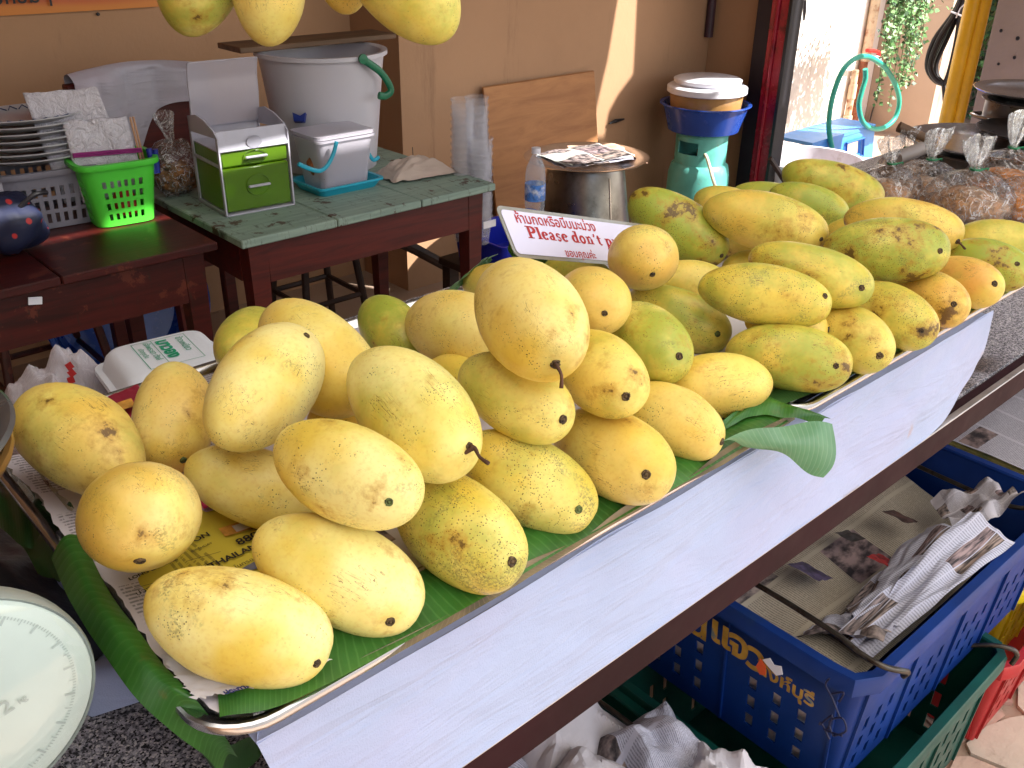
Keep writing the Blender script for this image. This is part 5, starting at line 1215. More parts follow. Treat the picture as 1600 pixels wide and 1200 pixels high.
# basin and tubs on the cylinder
zb = ztop+.009; b = B(); rb = .205
b.lathe([(.001, 0), (.155, 0), (.165, .004), (rb*.96, .118), (rb*.985, .125), (rb*1.06, .127), (rb*1.07, .122), (rb*1.0, .117), (.170, .0), (.158, -.006), (.001, -.006)][::-1], (gx, gy, zb+.006), 56); b.build('blue_basin', BLUE_P, smooth=True, label='round blue plastic basin balanced on the gas cylinder', cat='basin')
TUBM = mat_clear('amber_tub_plastic', col=(.95, .8, .6), alpha=.55, rough=.2, bumpst=.2, body='C99A5E')
z1 = zb+.02; tb = T('food_tub', 'clear ribbed food tub with white lid standing in the blue basin', 'tub', (gx, gy, z1)); b = B(); k_ = 72
rings = []
for r_, h_ in ((.001, 0), (.15, 0), (.158, .006), (.175, .16), (.180, .165)):
    rings.append([b.bm.verts.new((gx+r_*(1+(.012 if q % 2 else -.012)*(.01 < h_ < .16))*math.cos(q*2*math.pi/k_), gy+r_*(1+(.012 if q % 2 else -.012)*(.01 < h_ < .16))*math.sin(q*2*math.pi/k_), z1+h_)) for q in range(k_)])
for A, C in zip(rings, rings[1:]):
    for q in range(k_): b.face([A[q], A[(q+1) % k_], C[(q+1) % k_], C[q]])
b.build('tub_body', TUBM, tb, smooth=True)
b = B(); b.lathe([(.184, 0), (.190, .004), (.190, .028), (.182, .034), (.12, .037), (.001, .037)], (gx, gy, z1+.160), 56); b.build('lid', WHITE_P, tb, smooth=True)
b = B(); b.lathe([(.001, 0), (.142, 0), (.150, .05), (.146, .12), (.001, .125)], (gx, gy, z1+.012), 40); b.build('contents', M('fried_snack', 'C98E4A', .8, 0, .4, 30, bump=.8, bs=60, bd=.01), tb, smooth=True)
b = B(); b.lathe([(.001, 0), (.150, 0), (.160, .008), (.162, .022), (.150, .028), (.001, .032)], (gx+.012, gy+.01, z1+.198), 48); b.build('round_cover', WHITE_P, smooth=True, label='loose round white cover lying on the closed food tub', cat='cover')
b = B(); b.tube([(4.17, 3.08, .90), (4.17, 3.08, 2.6)], .022, 10); b.build('conduit', M('brown_conduit', '3E2630', .5), smooth=True, label='dark brown conduit running up the wall corner above the tubs', cat='pipe')
# red post
post = T('red_post', 'glossy dark red steel post between the stall and the sunny yard', 'post', (4.15, 2.63, 0)); PM = M('maroon_enamel', 'A01C30', .25, .1, .12, 5, dirt='4A1018', ds=8)
b = B(); b.box2((4.115, 2.595, 0), (4.195, 2.695, RZ-.02), .004); b.build('shaft', PM, post)
b = B(); b.tube([(4.112, 2.655, 0), (4.112, 2.655, RZ-.02)], .011, 12); b.build('rib', PM, post, smooth=True)
b = B(); b.box2((4.10, 2.574, 0), (4.195, 2.592, RZ-.02), .002); b.build('edge_strip', BLACK_P, post)
b = B(); b.box2((4.13, 2.70, 0), (4.19, 2.78, RZ-.02)); b.build('post_shade', M('post_shade_dark', '1E1420', .5), label='dark strip standing in for the shade behind the red post', cat='shade_strip')  # dark box added in place of the shade beside the post
# ================================================================ things on the tables
zt_ = .7505
FRAME = plastic('pale_grey_plastic', 'ADACB8', .4, '9A969C')
du = T('drawer_unit', 'small desktop drawer unit with two green drawers and its clear lid open', 'drawers', (1.19, 2.40, zt_)); Rd = Matrix.Rotation(R_(-4), 3, 'Z'); dc_ = Vector((1.190, 2.395, zt_))
def D(x, y, z): return dc_+Rd @ Vector((x, y, z))
wx, wy, fh, bh = .100, .095, .205, .235
b = B()
for sx in (-1, 1):
    # side frame: outline with a curved top, window left open
    for poly in ([(-wy, 0), (-wy+.012, 0), (-wy+.012, fh), (-wy, fh)], [(wy-.012, 0), (wy, 0), (wy, bh), (wy-.012, bh)], [(-wy+.012, 0), (wy-.012, 0), (wy-.012, .010), (-wy+.012, .010)],
                 [(-wy, fh+.001), (wy, bh-.04), (wy, bh), (wy*.4, bh+.012), (-wy*.2, bh+.006), (-wy*.8, fh+.018)], [(-wy+.012, .128), (wy-.012, .128), (wy-.012, .136), (-wy+.012, .136)]):
        b.prism([D(sx*wx, y, z) for y, z in poly], (0, 0, 0), Rd @ Vector((-sx*.004, 0, 0)))
b.prism([D(-wx, y, z) for y, z in ((-wy, 0), (wy, 0), (wy, .004), (-wy, .004))], (0, 0, 0), Rd @ Vector((2*wx, 0, 0)))
b.prism([D(-wx+.004, y, z) for y, z in ((wy-.004, .004), (wy, .004), (wy, bh-.03), (wy-.004, bh-.03))], (0, 0, 0), Rd @ Vector((2*wx-.008, 0, 0)))
b.prism([D(-wx+.004, y, z) for y, z in ((-wy-.001, .172), (-wy+.006, .172), (-wy+.02, fh+.016), (-wy+.013, fh+.016))], (0, 0, 0), Rd @ Vector((2*wx-.008, 0, 0)))
b.prism([D(-wx+.004, y, z) for y, z in ((-wy+.008, .168), (wy-.005, .168), (wy-.005, .171), (-wy+.008, .171))], (0, 0, 0), Rd @ Vector((2*wx-.008, 0, 0)))
b.build('casing', FRAME, du)
b = B(); b.lathe([(.020, 0), (.021, .001), (.0001, .0015)], D(0, -wy-.0005, .188), 24, axis=Rd @ frame((1, 0, 0), (0, -1, 0)), sy=.8); b.build('finger_notch', M('notch_grey', '9D9CA8', .5), du)
for z0, z1 in ((.008, .124), (.128, .168)):
    b = B(); b.box(D(0, 0, (z0+z1)/2), (2*wx-.012, 2*wy-.01, z1-z0), Rd.to_4x4(), .004); o = b.build('drawer', GREENF, du, smooth=True)
    b = B(); b.box(D(0, -wy-.006, z0+(z1-z0)*.56), (.062, .010, .006), Rd.to_4x4(), .002); b.build('handle', FRAME, o)
    b = B(); b.tube([D(.033*math.cos(a), -wy+.001, z0+(z1-z0)*.56+(.028 if z1 < .13 else .017)*math.sin(a)) for a in [k*math.pi/12 for k in range(24)]], .0012, 5, closed=True); b.build('pull_recess', M('dark_green_line', '4C6E16', .4), o)
b = B(); b.lathe([(.001, -.022), (.022, -.012), (.026, .004), (.018, .018), (.001, .024)], D(-.055, 0, .042), 16); b.lathe([(.001, -.012), (.03, -.006), (.03, .006), (.001, .012)], D(.04, .01, .026), 16)
b.build('lime_fruits', M('lime_green_item', 'A8C81E', .5), du, smooth=True)
def lid(u, v):
    x = (u*2-1)*(wx-.004); a = v*1.15; h_ = .150*v; return D(x, wy-.012-.018*math.sin(a*2.2)-.10*max(0, v-.72)**1.2, bh-.03+h_+.02*v)
b = B(); b.sheet(lid, 12, 16); b.solid(.0025)
b.tube([lid(0, k/10) for k in range(11)], .003, 6); b.tube([lid(1, k/10) for k in range(11)], .003, 6); b.tube([lid(k/10, 1) for k in range(11)], .003, 6)
b.build('lid', MILKY2, du, smooth=True)
# green basket
def basket(name, c, wt, dt, wb, db, h, yaw, mat, label, rows, cols, hh=.6, par=None):
    t = T(name, label, 'basket', c); Rz = Matrix.Rotation(yaw, 3, 'Z'); c = Vector(c)
    def ring(k, u):
        sx, sy = (wb+(wt-wb)*k)/2, (db+(dt-db)*k)/2; a = u; ca, sa = math.cos(a), math.sin(a); q = (abs(ca)**5+abs(sa)**5)**(-1/5); return ca*q*sx, sa*q*sy
    nU = 4*(cols*2+3); per = []
    us = []; hol = []
    for s in range(4):
        a0 = -math.pi/4*3+s*math.pi/2
        m = 2*cols+1; e = .17
        us.append(a0); hol.append(False)
        for k in range(m): us.append(a0+e+(math.pi/2-2*e)*k/m); hol.append(k % 2 == 1 or False)
        us.append(a0+math.pi/2-e); hol.append(False)
    us.append(us[0]+2*math.pi)
    vs = [0, .10]; vh = [False]
    top = .80
    for r in range(rows): z0_ = .10+(top-.10)*r/rows; vs += [z0_+(top-.10)/rows*hh, z0_+(top-.10)/rows]; vh += [True, False]
    vs += [1.0]; vh += [False]
    def fm(u, v, d):
        x, y = ring(v, u); f = 1-.0025*(1-d)*2/max(wt, .05)*1.2; return c+Rz @ Vector((x*f, y*f, v*h))
    b = B(); b.grid(us, vs, lambda i, j: not (hol[i] and vh[j]), fm, closed=True); b.build('wall', mat, t, smooth=True)
    b = B(); b.prism([c+Rz @ Vector((*[q*.985 for q in ring(0, 2*math.pi*k/32)], 0)) for k in range(32)], (0, 0, .0005), (0, 0, .003)); b.build('bottom', mat, t)
    b = B(); pr = [(0, -.012), (.008, -.013), (.010, -.009), (.009, .001), (-.002, .002), (-.003, -.002)]; rg_ = []
    for off, dz in pr: rg_.append([b.bm.verts.new(c+Rz @ Vector((*[q*(1+off/(wt/2)) for q in ring(1, 2*math.pi*k/48)], h+dz))) for k in range(48)])
    for A, C in zip(rg_, rg_[1:]):
        for q in range(48): b.face([A[q], A[(q+1) % 48], C[(q+1) % 48], C[q]])
    b.build('rim', mat, t, smooth=True); return t
bkt = basket('green_basket', (.877, 2.50, .7435), .195, .165, .150, .125, .165, R_(-6), BASKET_G, 'light green plastic basket stuffed with clear packaging bags', 4, 6)
def bagpack(name, cx, cy, z0, ww, hh, lean, yaw, mat, label, seed):
    Rz = Matrix.Rotation(yaw, 3, 'Z')
    def fn(u, v):
        return Vector((cx, cy, z0))+Rz @ Vector(((u-.5)*ww*(1-.06*v)+lean[0]*v, lean[1]*v+.006*nz((u*6, v*5, 0), 1, seed), v*hh+.006*nz((u*8, 1, v), 1, seed)))
    b = B(); b.sheet(fn, 20, 20); b.solid(.004); return b.build(name, mat, smooth='all', label=label, cat='bag')
SHINY = mat_clear('stacked_clear_bags', alpha=.85, rough=.15, bumpst=1., bs=45, body='C9C4CC')
bagpack('packaging_bags', .845, 2.53, .80, .185, .275, (-.045, .02), R_(-8), SHINY, 'tall bundle of shiny clear bags leaning left in the green basket', 1)
bagpack('packaging_bags', .872, 2.50, .80, .165, .205, (-.015, .01), R_(-8), SHINY, 'shorter bundle of clear bags with a purple band in the green basket', 2)
pk = sc.objects['packaging_bags.001']
b = B()
for k in range(3): b.box((.871, 2.4965, .916+k*.004), (.170, .008, .0035), Matrix.Rotation(R_(-8), 4, 'Z') @ Matrix.Rotation(R_(2), 4, 'Y'), .001)
b.build('purple_band', M('purple_elastic', '8A1F6E', .5), pk)
cs = T('chopsticks', 'pair of wooden chopsticks standing in the green basket corner', 'chopsticks', (.955, 2.46, .80))
for k in range(2): b = B(); b.tube([(.952+k*.007, 2.47, .79), (.945+k*.008, 2.50, 1.00)], .0032, 6); b.build('stick', M('bamboo', 'B48A6A', .6), cs)
b = B(); b.tube([(.965, 2.45, .86), (.962, 2.455, .925)], .008, 10); b.tube([(.974, 2.45, .86), (.977, 2.45, .922)], .007, 10); b.build('marker_pens', M('navy_pen', '1A2C8A', .4), smooth=True, label='blue capped pens standing in the corner of the green basket', cat='pen')
b = B(); b.lathe([(.001, 0), (.03, .01), (.034, .04), (.02, .07), (.001, .08)], (.885, 2.475, .755), 16); b.build('red_packet', M('red_packet', 'C0302A', .5), smooth=True, label='red packet showing through the holes of the green basket', cat='packet')
# dish rack and plates, bags at far left
basket('dish_rack', (.735, 2.63, .7435), .27, .24, .24, .21, .15, R_(-5), GREY_P, 'greyish plastic basket under the stack of oval plates', 3, 7, .7)
PLM = M('melamine_plate', 'A9A9AC', .35, 0, .06); PLP = M('blue_plate_pattern', '2E3C62', .4)
for k in range(7):
    z0 = .905+k*.0165; b = B(); b.lathe([(.001, 0), (.085, 0), (.110, .010), (.125, .015), (.1255, .018), (.110, .0135), (.085, .004), (.001, .004)], (.735, 2.62, z0), 40, sx=1.18, sy=.9)
    o = b.build('oval_plate', PLM, smooth=True, label=('lowest', 'second', 'third', 'middle', 'fifth', 'sixth', 'top patterned')[k]+' oval plate of the stack on the grey basket', cat='plate', group='oval plates in a stack')
    if k == 6:
        b = B()
        for q in range(28):
            a0, a1 = q*2*math.pi/28, (q+.8)*2*math.pi/28
            b.tube([Vector((.735+1.18*r_*math.cos(a), 2.62+.9*r_*math.sin(a), z0+h_)) for r_, a, h_ in ((.098, a0, .0105), (.114, (a0+a1)/2, .017), (.098, a1, .0105))], .0016, 4)
        b.build('rim_pattern', PLP, o)
def n_bag():
    n = N('navy_dotted_cloth'); co = n.co('Object'); d = n.ramp(n.vor(co, 26, rnd_=.6), .22, .16); return n.fin(n.mix(d, lin('131A38'), lin('B02A2A')), .6, 0, n.bump(n.noise(co, 14, 4), .4, .006))
b = B()
def blob(c, rx, ry, rz, seed, amp=.12, fold=.0, n1=28, n2=20):
    c = Vector(c); rr = []
    for k in range(1, n2):
        ph = math.pi*k/n2; rr.append([b.bm.verts.new(c+Vector((rx*math.sin(ph)*math.cos(t), ry*math.sin(ph)*math.sin(t), -rz*math.cos(ph)))*(1+amp*nz((math.sin(ph)*math.cos(t)*1.6, math.sin(ph)*math.sin(t)*1.6, math.cos(ph)*1.6), 1, seed)+fold*abs(math.sin(t*5+seed)))) for t in [2*math.pi*q/n1 for q in range(n1)]])
    p0 = b.bm.verts.new(c-Vector((0, 0, rz))); p1 = b.bm.verts.new(c+Vector((0, 0, rz)))
    for q in range(n1):
        q2 = (q+1) % n1; b.face([p0, rr[0][q2], rr[0][q]]); b.face([p1, rr[-1][q], rr[-1][q2]])
        for k in range(len(rr)-1): b.face([rr[k][q], rr[k][q2], rr[k+1][q2], rr[k+1][q]])
nb = T('dotted_bag', 'navy cloth bag with red dots at the left edge of the red table', 'bag', (.60, 2.40, .744))
blob((.575, 2.40, .815), .085, .07, .072, 3, .25, .05); b.build('bag_body', n_bag(), nb, smooth='all')
b = B(); b.tube([(.60, 2.36, .86), (.635, 2.35, .885), (.665, 2.36, .882)], .006, 6, smooth=4); b.build('strap', BLACK_P, nb, smooth=True)
b = B(); blob((.560, 2.56, .86), .06, .06, .115, 6, .12, .02); b.build('white_bag', HAZEF, smooth='all', label='knotted milky plastic bag behind the navy dotted bag at the left edge', cat='bag')
# bag of crispy noodles between basket and drawers
b = B(); blob((1.085, 2.60, .80), .058, .05, .045, 8, .3); nd = b.build('noodle_heap', M('crispy_noodles', '8A5A2A', .7, 0, .5, 60, bump=.9, bs=120, bd=.008), smooth='all', label='heap of brown crispy noodles inside the clear bag beside the drawers', cat='food')
b = B(); blob((1.085, 2.60, .83), .068, .06, .078, 9, .25, .05); b.tube([(1.085, 2.60, .90), (1.08, 2.60, .935), (1.07, 2.59, .975)], [.01, .018, .03], 12, cap=False); b.build('noodle_bag', CRINK, smooth='all', label='tied clear bag around the crispy noodles', cat='bag')
# chair back with towel
ch = T('chair', 'dark red wooden chair behind the red table, towel over its back', 'chair', (1.15, 2.96, 0))
for x in (.96, 1.36): b = B(); b.box2((x-.02, 2.93, 0), (x+.02, 2.97, 1.02), .003); b.build('back_post', WD_RED2, ch)
b = B(); b.box2((.985, 2.935, .60), (1.335, 2.96, 1.03), .004); b.build('back_panel', WD_RED2, ch)
b = B(); b.box2((.94, 2.79, .44), (1.38, 2.925, .465), .004); b.build('seat', WD_RED2, ch)
def towel(u, v):
    # u across, v front to back over the rail; ends in a hanging point at lower left
    x = .955+u*.40; s = v
    if s < .45: z = 1.045-(.45-s)/.45*(.10+.19*math.exp(-((u-.30)/.22)**2)); y = 2.915-.02*math.sin(u*9)-.012*abs(math.sin(u*14+1))
    elif s < .6: k = (s-.45)/.15; y = 2.915+.075*k; z = 1.045+.014*math.sin(k*3.14)
    else: z = 1.045-(s-.6)/.4*.2; y = 2.99+.01*math.sin(u*8)
    return Vector((x, y+.006*nz((u*7, v*7, 0)), z+.028*math.sin(u*2.6+.3)-.02))
b = B(); b.sheet(towel, 40, 40); b.build('towel', mat_cloth('grey_white_towel', 'B9B6C2'), smooth='all', normals=False, label='greyish white towel draped over the dark red chair back', cat='towel')
# bucket
bc = Vector((1.60, 2.615, zt_)); zt2 = at(505, 76, 'y', 2.615).z; hb_ = zt2-zt_; bk = T('bucket', 'tall translucent white bucket with a green handle on the green table', 'bucket', bc)
b = B(); R1, R0 = .187, .150
b.lathe([(.001, .004), (R0-.004, .004), (R1-.006, hb_-.004), (R1, hb_), (R1+.014, hb_), (R1+.014, hb_-.012), (R1+.002, hb_-.014), (R1, hb_-.03), (R1-.002, hb_-.045), (R0, .001), (.001, 0)], bc, 56); b.build('bucket_body', MILKY, bk, smooth=True)
hp = [at(u, v, 'y', 2.41) for u, v in ((566, 92), (578, 100), (594, 112), (606, 128), (611, 142), (602, 150), (592, 149))]
b = B(); b.tube(hp, .0075, 8, smooth=4, flat=1.5); b.build('handle', plastic('dark_green_plastic', '0F6A48', .4), bk, smooth=True)
b = B(); b.lathe([(.014, 0), (.014, .008), (.001, .009)], hp[0], 16, axis=Rd @ frame((1, 0, 0), (0, -1, 0))); b.build('handle_lug', plastic('dark_green_plastic', '0F6A48', .4), bk)
pa, pb_ = at(356, 66, 'y', 2.70), at(600, 60, 'y', 2.70); pa.z = zt2+.004; pb_.z = zt2+.004
b = B(); d = (pb_-pa).normalized(); b.box((pa+pb_)/2+Vector((0, 0, .010)), ((pb_-pa).length, .14, .016), frame(d, (0, 0, 1)).to_4x4(), .002); b.build('wooden_plank', WD_HANDLE, label='weathered wooden plank lying across the top of the white bucket', cat='plank')
# container with cyan base
cc = Vector((1.475, 2.375, zt_)); ct = T('lunch_container', 'translucent container with a cyan base and two cyan handles', 'container', cc)
obox(ct, 'base', cc.x, cc.y, zt_, .215, .165, .028, CYAN_P, taper=.012, r=.02); obox(ct, 'container_body', cc.x, cc.y+.005, zt_+.006, .19, .145, .15, MILKY2, taper=.016, r=.02)
b = B(); b.prism([(p[0], p[1], zt_+.158) for p in rrect(cc.x-.10, cc.x+.10, cc.y-.07, cc.y+.085, .02, 4)], (0, 0, 0), (.0, 0, .009)); b.build('lid', MILKY2, ct)
hx = [at(u, v, 'y', 2.285) for u, v in ((526, 221), (521, 240), (512, 258), (500, 267), (484, 264), (466, 256))]; b = B(); b.tube(hx, .0045, 8, smooth=4, flat=1.4); b.build('handle', CYAN_P, ct, smooth=True)
hx = [at(u, v, 'y', 2.36) for u, v in ((560, 214), (567, 226), (576, 240), (584, 250), (592, 245))]; b = B(); b.tube(hx, .0045, 8, smooth=4, flat=1.4); b.build('handle', CYAN_P, ct, smooth=True)
p = at(467, 183, 'y', 2.50); b = B(); b.prism([p+RT*x+Vector((0, 0, z)) for x, z in ((-.016, -.012), (.014, -.012), (.020, .014), (.004, .004), (-.018, .014))], (0, 0, 0), FW*.02); b.tube([p+FW*.01, Vector((p.x+.01, p.y, zt_+.17))], .004, 6); b.build('bag_clip', M('navy_film', '1C2E7A', .4), label='small navy blue knotted film sticking up behind the container lid', cat='film')
b = B(); 
for k, (x, y) in enumerate(((1.415, 2.34), (1.435, 2.36), (1.40, 2.37))): blob((x, y, zt_+.055+k*.012), .022, .02, .03, k, .2)
b.build('sauce_packets', M('orange_sauce_packets', '8A4A1E', .4, 0, .5, 60, dirt='3A5A22', ds=50, dlo=.5, dhi=.55), smooth='all', label='orange and green snack packets left of the translucent container', cat='packets')
# rag
crumple(1.73, 2.335, zt_+.001, .23, .13, .055, 61, RAG, 'rag', 'crumpled beige rag at the right end of the green table', 'rag', -.1, 40, dome=1.1)
b = B(); b.box((1.79, 2.42, zt_+.012), (.055, .04, .022), None, .003); o = b.build('soap_dish', WHITE_P, label='tiny white box with a spike behind the rag on the green table', cat='box')
b = B(); b.tube([(1.79, 2.42, zt_+.02), (1.788, 2.42, zt_+.062)], .0012, 5); b.build('spike', BLACK_P, o)
# banner on the wall, fixed with nails
q0, q1 = at(-40, 27, 'y', 3.42), at(247, 10, 'y', 3.42)
bnr = T('banner', 'orange vinyl banner with black Thai lettering at the top left of the wall', 'banner', ((q0.x+q1.x)/2, 3.42, q0.z))
n = N('banner_print'); s_ = n.new('SeparateXYZ'); n.set(s_.inputs[0], n.co('UV')); f_ = n.ramp(n.math('ADD', s_.outputs[1], n.math('MULTIPLY', n.math('SINE', n.math('MULTIPLY', s_.outputs[0], 9)), .012)), .022, .075)
BM = n.fin(n.mix(f_, lin('C9781E'), lin('B23A12')), .4)
b = B(); b.sheet(lambda u, v: Vector((q0.x-.8+u*(q1.x-q0.x+.8), 3.416-.004*math.sin(u*9), (q0.z*(1-u)+q1.z*u)+v*.7)), 30, 10); b.build('vinyl_sheet', BM, bnr, smooth='all', normals=False)
text_mesh('คั่วหอมๆ', .062, INK, at(-30, 8, 'y', 3.40), (1, 0, 0), (0, 0, 1), bnr, 'lettering', .001)
p = at(153, 22, 'y', 3.425); b = B(); b.lathe([(.006, 0), (.005, .005), (.001, .006)], p, 10, axis=frame((1, 0, 0), (0, -1, 0))); b.build('nail', BLACK_P, label='black nail head in the tan wall below the orange banner', cat='nail')
b = B(); b.tube([at(952, 193, 'y', 3.085), at(962, 189, 'y', 3.085), at(975, 186, 'y', 3.085)], [.004, .010, .004], 8); b.build('wall_hook', BLACK_P, label='dark metal hook stub in the wall right of the sunlit streak', cat='hook')

# ================================================================ yard on the right
def tub(cx, cy, z, r, h, mat, name, label, cat='tub'):
    b = B(); b.lathe([(.001, .004), (r*.8, .004), (r*.985, h-.002), (r, h), (r*1.05, h), (r*1.05, h-.012), (r*1.0, h-.014), (r*.82, 0), (.001, 0)], (cx, cy, z), 56); return b.build(name, mat, smooth=True, label=label, cat=cat)
p = at(1262, 262, 'y', 2.55); tub(p.x, p.y, .002, .27, p.z+.05, WHITE_P, 'white_tub', 'big round white plastic tub just right of the red post')
p2 = at(1300, 250, 'y', 2.9); b = B(); b.lathe([(.001, 0), (.27, 0), (.30, .08), (.305, .085), (.295, .085), (.26, .01), (.001, .01)], (5.35, 2.62, .03), 48); b.build('washing_bowl', M('frosted_blue_plastic', 'B9C6EC', .4), smooth=True, label='pale bluish washing bowl behind the white tub', cat='bowl')
# light blue crate lying on its side
a0, a1, a2, a3 = at(1268, 226, 'y', 2.95), at(1367, 196, 'y', 2.95), at(1363, 250, 'y', 2.95), at(1290, 282, 'y', 2.95)
lc = T('light_blue_crate', 'light blue plastic crate tipped up below the turquoise hose', 'crate', (a2.x, 2.95, 0))
ux, uz = (a1-a0), (a2-a1); nn_ = ux.cross(uz).normalized(); nn_ = -nn_ if nn_.y > 0 else nn_
us_ = [0, .50, .54, .78, .82, 1]; vs_ = [0, .22, .30, .68, .76, 1.3]
b = B(); b.grid(us_, vs_, lambda i, j: not (i == 2 and j == 2), lambda u, v, d: a0+ux*u+uz*v-nn_*(.02*(1-d))); b.box((a0+a1)/2+nn_*-.12, (ux.length, .25, .02), frame(ux, nn_.cross(ux)).to_4x4())
b.build('side_wall', LBLUE_P, lc)
b = B(); q = [a0+ux*u+uz*v+nn_*.01 for u, v in ((.52, .24), (.80, .24), (.80, .74), (.52, .74))]; b.tube(q, .008, 6, closed=True); b.build('grip_frame', M('blue_plastic_darker', '2C6AC0', .4), lc)
bw = at(1350, 268, 'y', 2.3); tub(4.75, 2.18, .002, .30, .22, plastic('cobalt_basin', '2F5CC8', .35), 'cobalt_basin', 'cobalt blue basin partly hidden behind the knotted food bags', 'basin')
b = B(); blob((4.62, 2.36, .245), .03, .02, .02, 2, .2); b.build('pink_sponge', M('pink_sponge', 'D84A7A', .7), smooth='all', label='small pink sponge on the edge behind the white tub', cat='sponge')
# pipes, tap, hose on the white wall
WY = 3.545
def wpt(u, v, d=.03): return at(u, v, 'y', WY-d)
pp = T('water_pipe', 'cream and rusty water pipes with a red tap on the white wall', 'pipe', wpt(1345, 200, .03)); PVC = M('cream_pipe', 'D8BFA0', .45, 0, .12, 10, dirt='9A5A38', ds=14); RUST = M('rusty_pipe', '9A5C42', .8, 0, .35, 30, dirt='5A3426', ds=30)
v0 = wpt(1348, 85); b = B(); b.tube([Vector((v0.x+.05, v0.y, 3.4)), Vector((v0.x+.05, v0.y, v0.z-.05))], .034, 12); b.build('upper_pipe', PVC, pp, smooth=True)
b = B(); b.tube([Vector((v0.x+.04, v0.y, v0.z-.05)), Vector((v0.x+.04, v0.y, .0))], .028, 12); b.build('lower_pipe', RUST, pp, smooth=True)
b = B(); b.tube([Vector((v0.x-.06, v0.y, v0.z-.10)), Vector((v0.x-.06, v0.y, 0))], .024, 12); b.tube([Vector((v0.x-.06, v0.y, v0.z-.20)), Vector((v0.x-.06, v0.y, v0.z-.30))], .03, 12); b.tube([Vector((v0.x-.06, v0.y, v0.z-.42)), Vector((v0.x-.06, v0.y, v0.z-.46))], .034, 12); b.build('side_pipe', PVC, pp, smooth=True)
b = B(); b.tube([v0+Vector((.04, -.03, -.02)), v0+Vector((.04, -.10, -.02)), v0+Vector((.06, -.12, -.07))], .018, 10, smooth=3); b.build('tap_body', WHITE_P, pp, smooth=True)
b = B(); b.tube([v0+Vector((-.14, -.10, .05)), v0+Vector((-.02, -.10, .035)), v0+Vector((.05, -.09, .02)), v0+Vector((.07, -.09, -.02))], .013, 8); b.build('tap_lever', M('red_tap_lever', 'C82A24', .4), pp, smooth=True)
HY = 2.93
hpath = [at(u, v, 'y', HY) for u, v in ((1352, 108), (1352, 124), (1346, 145), (1342, 165), (1347, 188), (1360, 200), (1380, 200), (1398, 185), (1405, 160), (1400, 135), (1385, 108), (1368, 94), (1352, 88), (1335, 92), (1318, 108), (1306, 135), (1298, 165), (1295, 195), (1297, 216), (1300, 230))]
b = B(); b.tube(hpath, .0155, 10, smooth=5); b.build('garden_hose', TEALH, smooth=True, label='turquoise garden hose looped from the red tap on the white wall', cat='hose')
b = B(); b.tube([at(u, v, 'y', WY-.02) for u, v in ((1395, -20), (1380, 60), (1368, 130), (1358, 195))], .006, 5, smooth=4); b.build('thin_cable', BLACK_P, label='thin black cable running down the white wall beside the hose', cat='cable')
b = B(); b.tube([at(u, v, 'y', WY-.05) for u, v in ((1359, 190), (1366, 165), (1373, 163), (1375, 172), (1368, 192))], .006, 6, smooth=4); b.build('bent_wire', M('dull_wire', '55504A'), label='bent wire loop standing against the wall inside the hose loop', cat='wire')
b = B(); b.tube([at(1258, 0, 'y', WY-.03), at(1257, 18, 'y', WY-.03), at(1256, 32, 'y', WY-.03)], [.010, .012, .006], 8); b.build('hanging_hook', BLACK_P, label='small dark hook hanging high on the white wall', cat='hook')
# creeping plant
cp = T('creeping_plant', 'creeping plant trailing in strands down the beige wall end', 'plant', (6.8, 3.2, .1)); LFM = [M('creeper_leaf_'+k, c, .5, 0, .25, 40) for k, c in (('green', '5E8A4E'), ('dark', '2F4E2C'), ('pale', '9ABF86'))]
rp_ = random.Random(5); st = B(); lv = [B(), B(), B()]
def leaf_at(b, p, s, rg):
    d = Vector((rg.uniform(-1, 1), rg.uniform(-1, .2), rg.uniform(-1, .4))).normalized(); n_ = Vector((rg.uniform(-1, .2), rg.uniform(-1, .1), rg.uniform(.1, 1))).normalized(); w_ = d.cross(n_).normalized()*s*.42; t = p+d*s
    b.face([b.bm.verts.new(q) for q in (p, p+d*s*.35+w_, t, p+d*s*.35-w_)])
for k in range(30):
    u0 = rp_.uniform(1398, 1452); v1 = rp_.uniform(30, 205)*(1-.55*abs(u0-1418)/50); u1 = u0+(-.19*(v1+30))+rp_.uniform(-8, 8); yy = rp_.uniform(3.0, 3.12)
    A_, Z_ = at(u0, -40, 'y', yy), at(u1, v1, 'y', yy); m_ = A_.lerp(Z_, .5)+Vector((rp_.uniform(-.05, .05), 0, 0)); pts = spline([A_, m_, Z_], 14); st.tube(pts, .003, 4, cap=False)
    for p in pts:
        for _ in range(2): leaf_at(lv[rp_.choice((0, 0, 1, 2))], p+Vector([rp_.uniform(-.022, .022) for _ in range(3)]), rp_.uniform(.018, .038), rp_)
for k in range(12):
    u0 = rp_.uniform(1402, 1465); A_ = at(u0, rp_.uniform(-60, 5), 'y', 3.03)
    for _ in range(26): leaf_at(lv[rp_.choice((0, 0, 1, 2))], A_+Vector([rp_.uniform(-.12, .12) for _ in range(3)]), rp_.uniform(.022, .045), rp_)
st.build('stem', M('creeper_stem', '5A6A3E', .7), cp)
for b_, m_ in zip(lv, LFM): b_.build('leaf', m_, cp, kind='stuff')
bush = T('shrub', 'shaded green shrub growing between the beige wall and the yellow poles', 'shrub', (7.9, 3.3, 0)); lv = [B(), B(), B()]; st = B()
for k in range(300):
    p = Vector((rp_.uniform(7.6, 8.25), rp_.uniform(2.9, 4.1), rp_.uniform(-.0, 1.9)))
    if k < 30: st.tube([Vector((7.9, 3.4, 0)), p], .008, 4)
    for _ in range(14): leaf_at(lv[rp_.choice((0, 1, 1))], p+Vector([rp_.uniform(-.13, .13) for _ in range(3)]), rp_.uniform(.04, .09), rp_)
